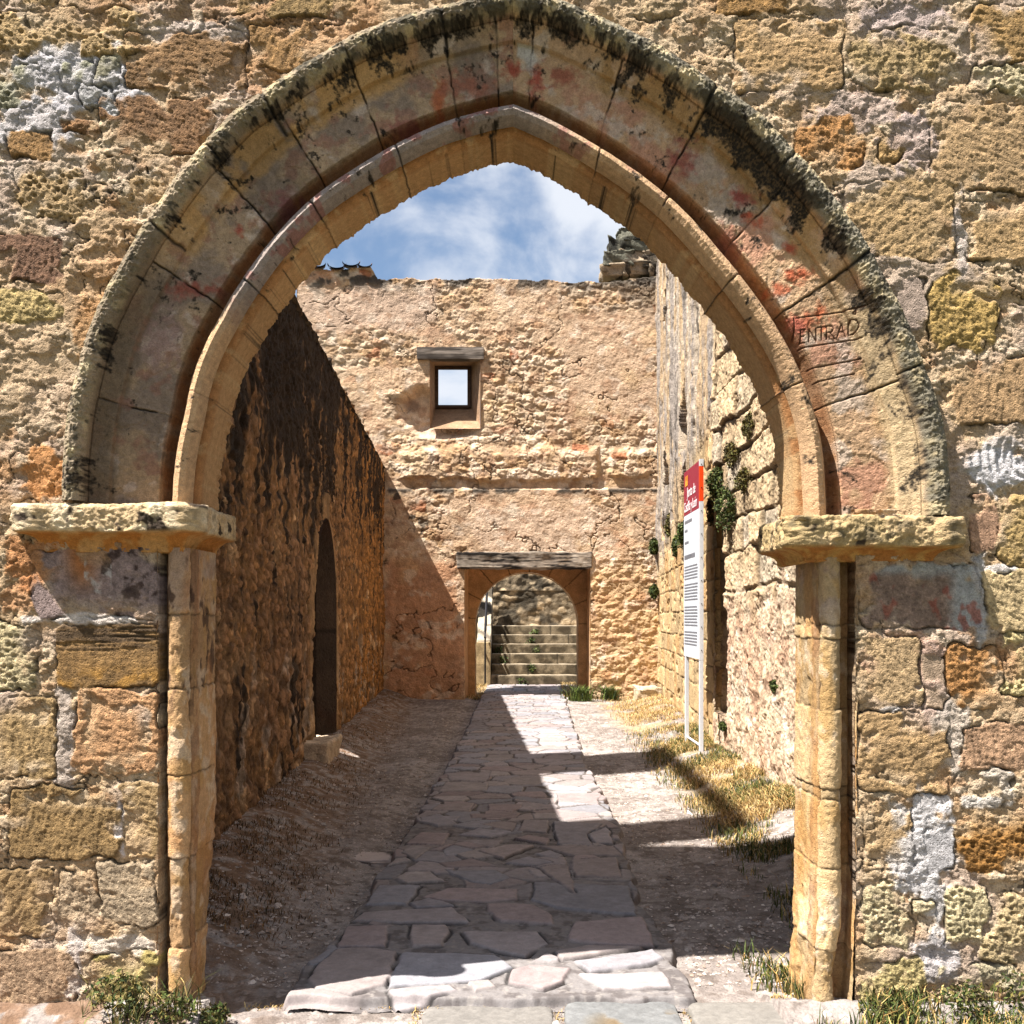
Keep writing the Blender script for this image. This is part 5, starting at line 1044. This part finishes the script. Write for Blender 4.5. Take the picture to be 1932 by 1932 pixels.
# ------------------------------------------------------------------ CAMERA, LIGHT, SKY
cam = bpy.data.cameras.new('camera'); co_ = bpy.data.objects.new('camera', cam); COL.objects.link(co_)
co_.location = (0, 0, EYE); co_.rotation_euler = (math.pi/2, 0, 0); cam.sensor_width = 36; cam.lens = 36.0*F/1932
cam.shift_y = (HY-966)/1932.; cam.clip_end = 2000; cam.clip_start = .05; scene.camera = co_
sd = Vector((SUN_A, SUN_B, -1)).normalized()
sl = bpy.data.lights.new('sun', 'SUN'); sl.energy = 5.0; sl.angle = math.radians(.5); sl.color = (1, .96, .90)
so = bpy.data.objects.new('sun', sl); COL.objects.link(so); so.rotation_euler = sd.to_track_quat('-Z', 'Y').to_euler(); so.location = (-5, -3, 12)
w = bpy.data.worlds.new('World'); scene.world = w; w.use_nodes = True; nt = w.node_tree; nt.nodes.clear(); N = nt.nodes.new; Lk = nt.links.new
out = N('ShaderNodeOutputWorld'); bgn = N('ShaderNodeBackground'); Lk(bgn.outputs[0], out.inputs[0]); bgn.inputs[1].default_value = .052
sky = N('ShaderNodeTexSky'); sky.sky_type = 'NISHITA'; sky.sun_disc = False; sky.sun_elevation = math.asin(-sd.z); sky.sun_rotation = math.atan2(-SUN_A, -SUN_B) % (2*math.pi); sky.air_density = 1.; sky.dust_density = .6; sky.ozone_density = 1.2
tc = N('ShaderNodeTexCoord'); mp = N('ShaderNodeMapping'); mp.inputs['Scale'].default_value = (7, 5.5, 11); mp.inputs['Location'].default_value = (1.3, .4, .2); Lk(tc.outputs['Generated'], mp.inputs[0])
cn = N('ShaderNodeTexNoise'); cn.inputs['Scale'].default_value = 1.; cn.inputs['Detail'].default_value = 7; cn.inputs['Roughness'].default_value = .52; cn.inputs['Distortion'].default_value = .25; Lk(mp.outputs[0], cn.inputs['Vector'])
cr = N('ShaderNodeValToRGB'); cr.color_ramp.elements[0].position = .34; cr.color_ramp.elements[1].position = .58; cr.color_ramp.interpolation = 'EASE'; Lk(cn.outputs[0], cr.inputs[0])
cr.color_ramp.elements[0].color = (.0, .0, .0, 1); cr.color_ramp.elements[1].color = (1, 1, 1, 1)
mx = N('ShaderNodeMix'); mx.data_type = 'RGBA'; Lk(cr.outputs[0], mx.inputs[0]); Lk(sky.outputs[0], mx.inputs[6]); mx.inputs[7].default_value = (5.6, 5.9, 6.5, 1); Lk(mx.outputs[2], bgn.inputs[0])
scene.render.engine = 'CYCLES'; scene.cycles.max_bounces = 6; scene.cycles.diffuse_bounces = 4
scene.view_settings.view_transform = 'Standard'; scene.view_settings.look = 'None'; scene.view_settings.exposure = 1.55; scene.view_settings.gamma = 1; scene.view_settings.use_curve_mapping = False
scene.render.resolution_x = 1024; scene.render.resolution_y = 1024
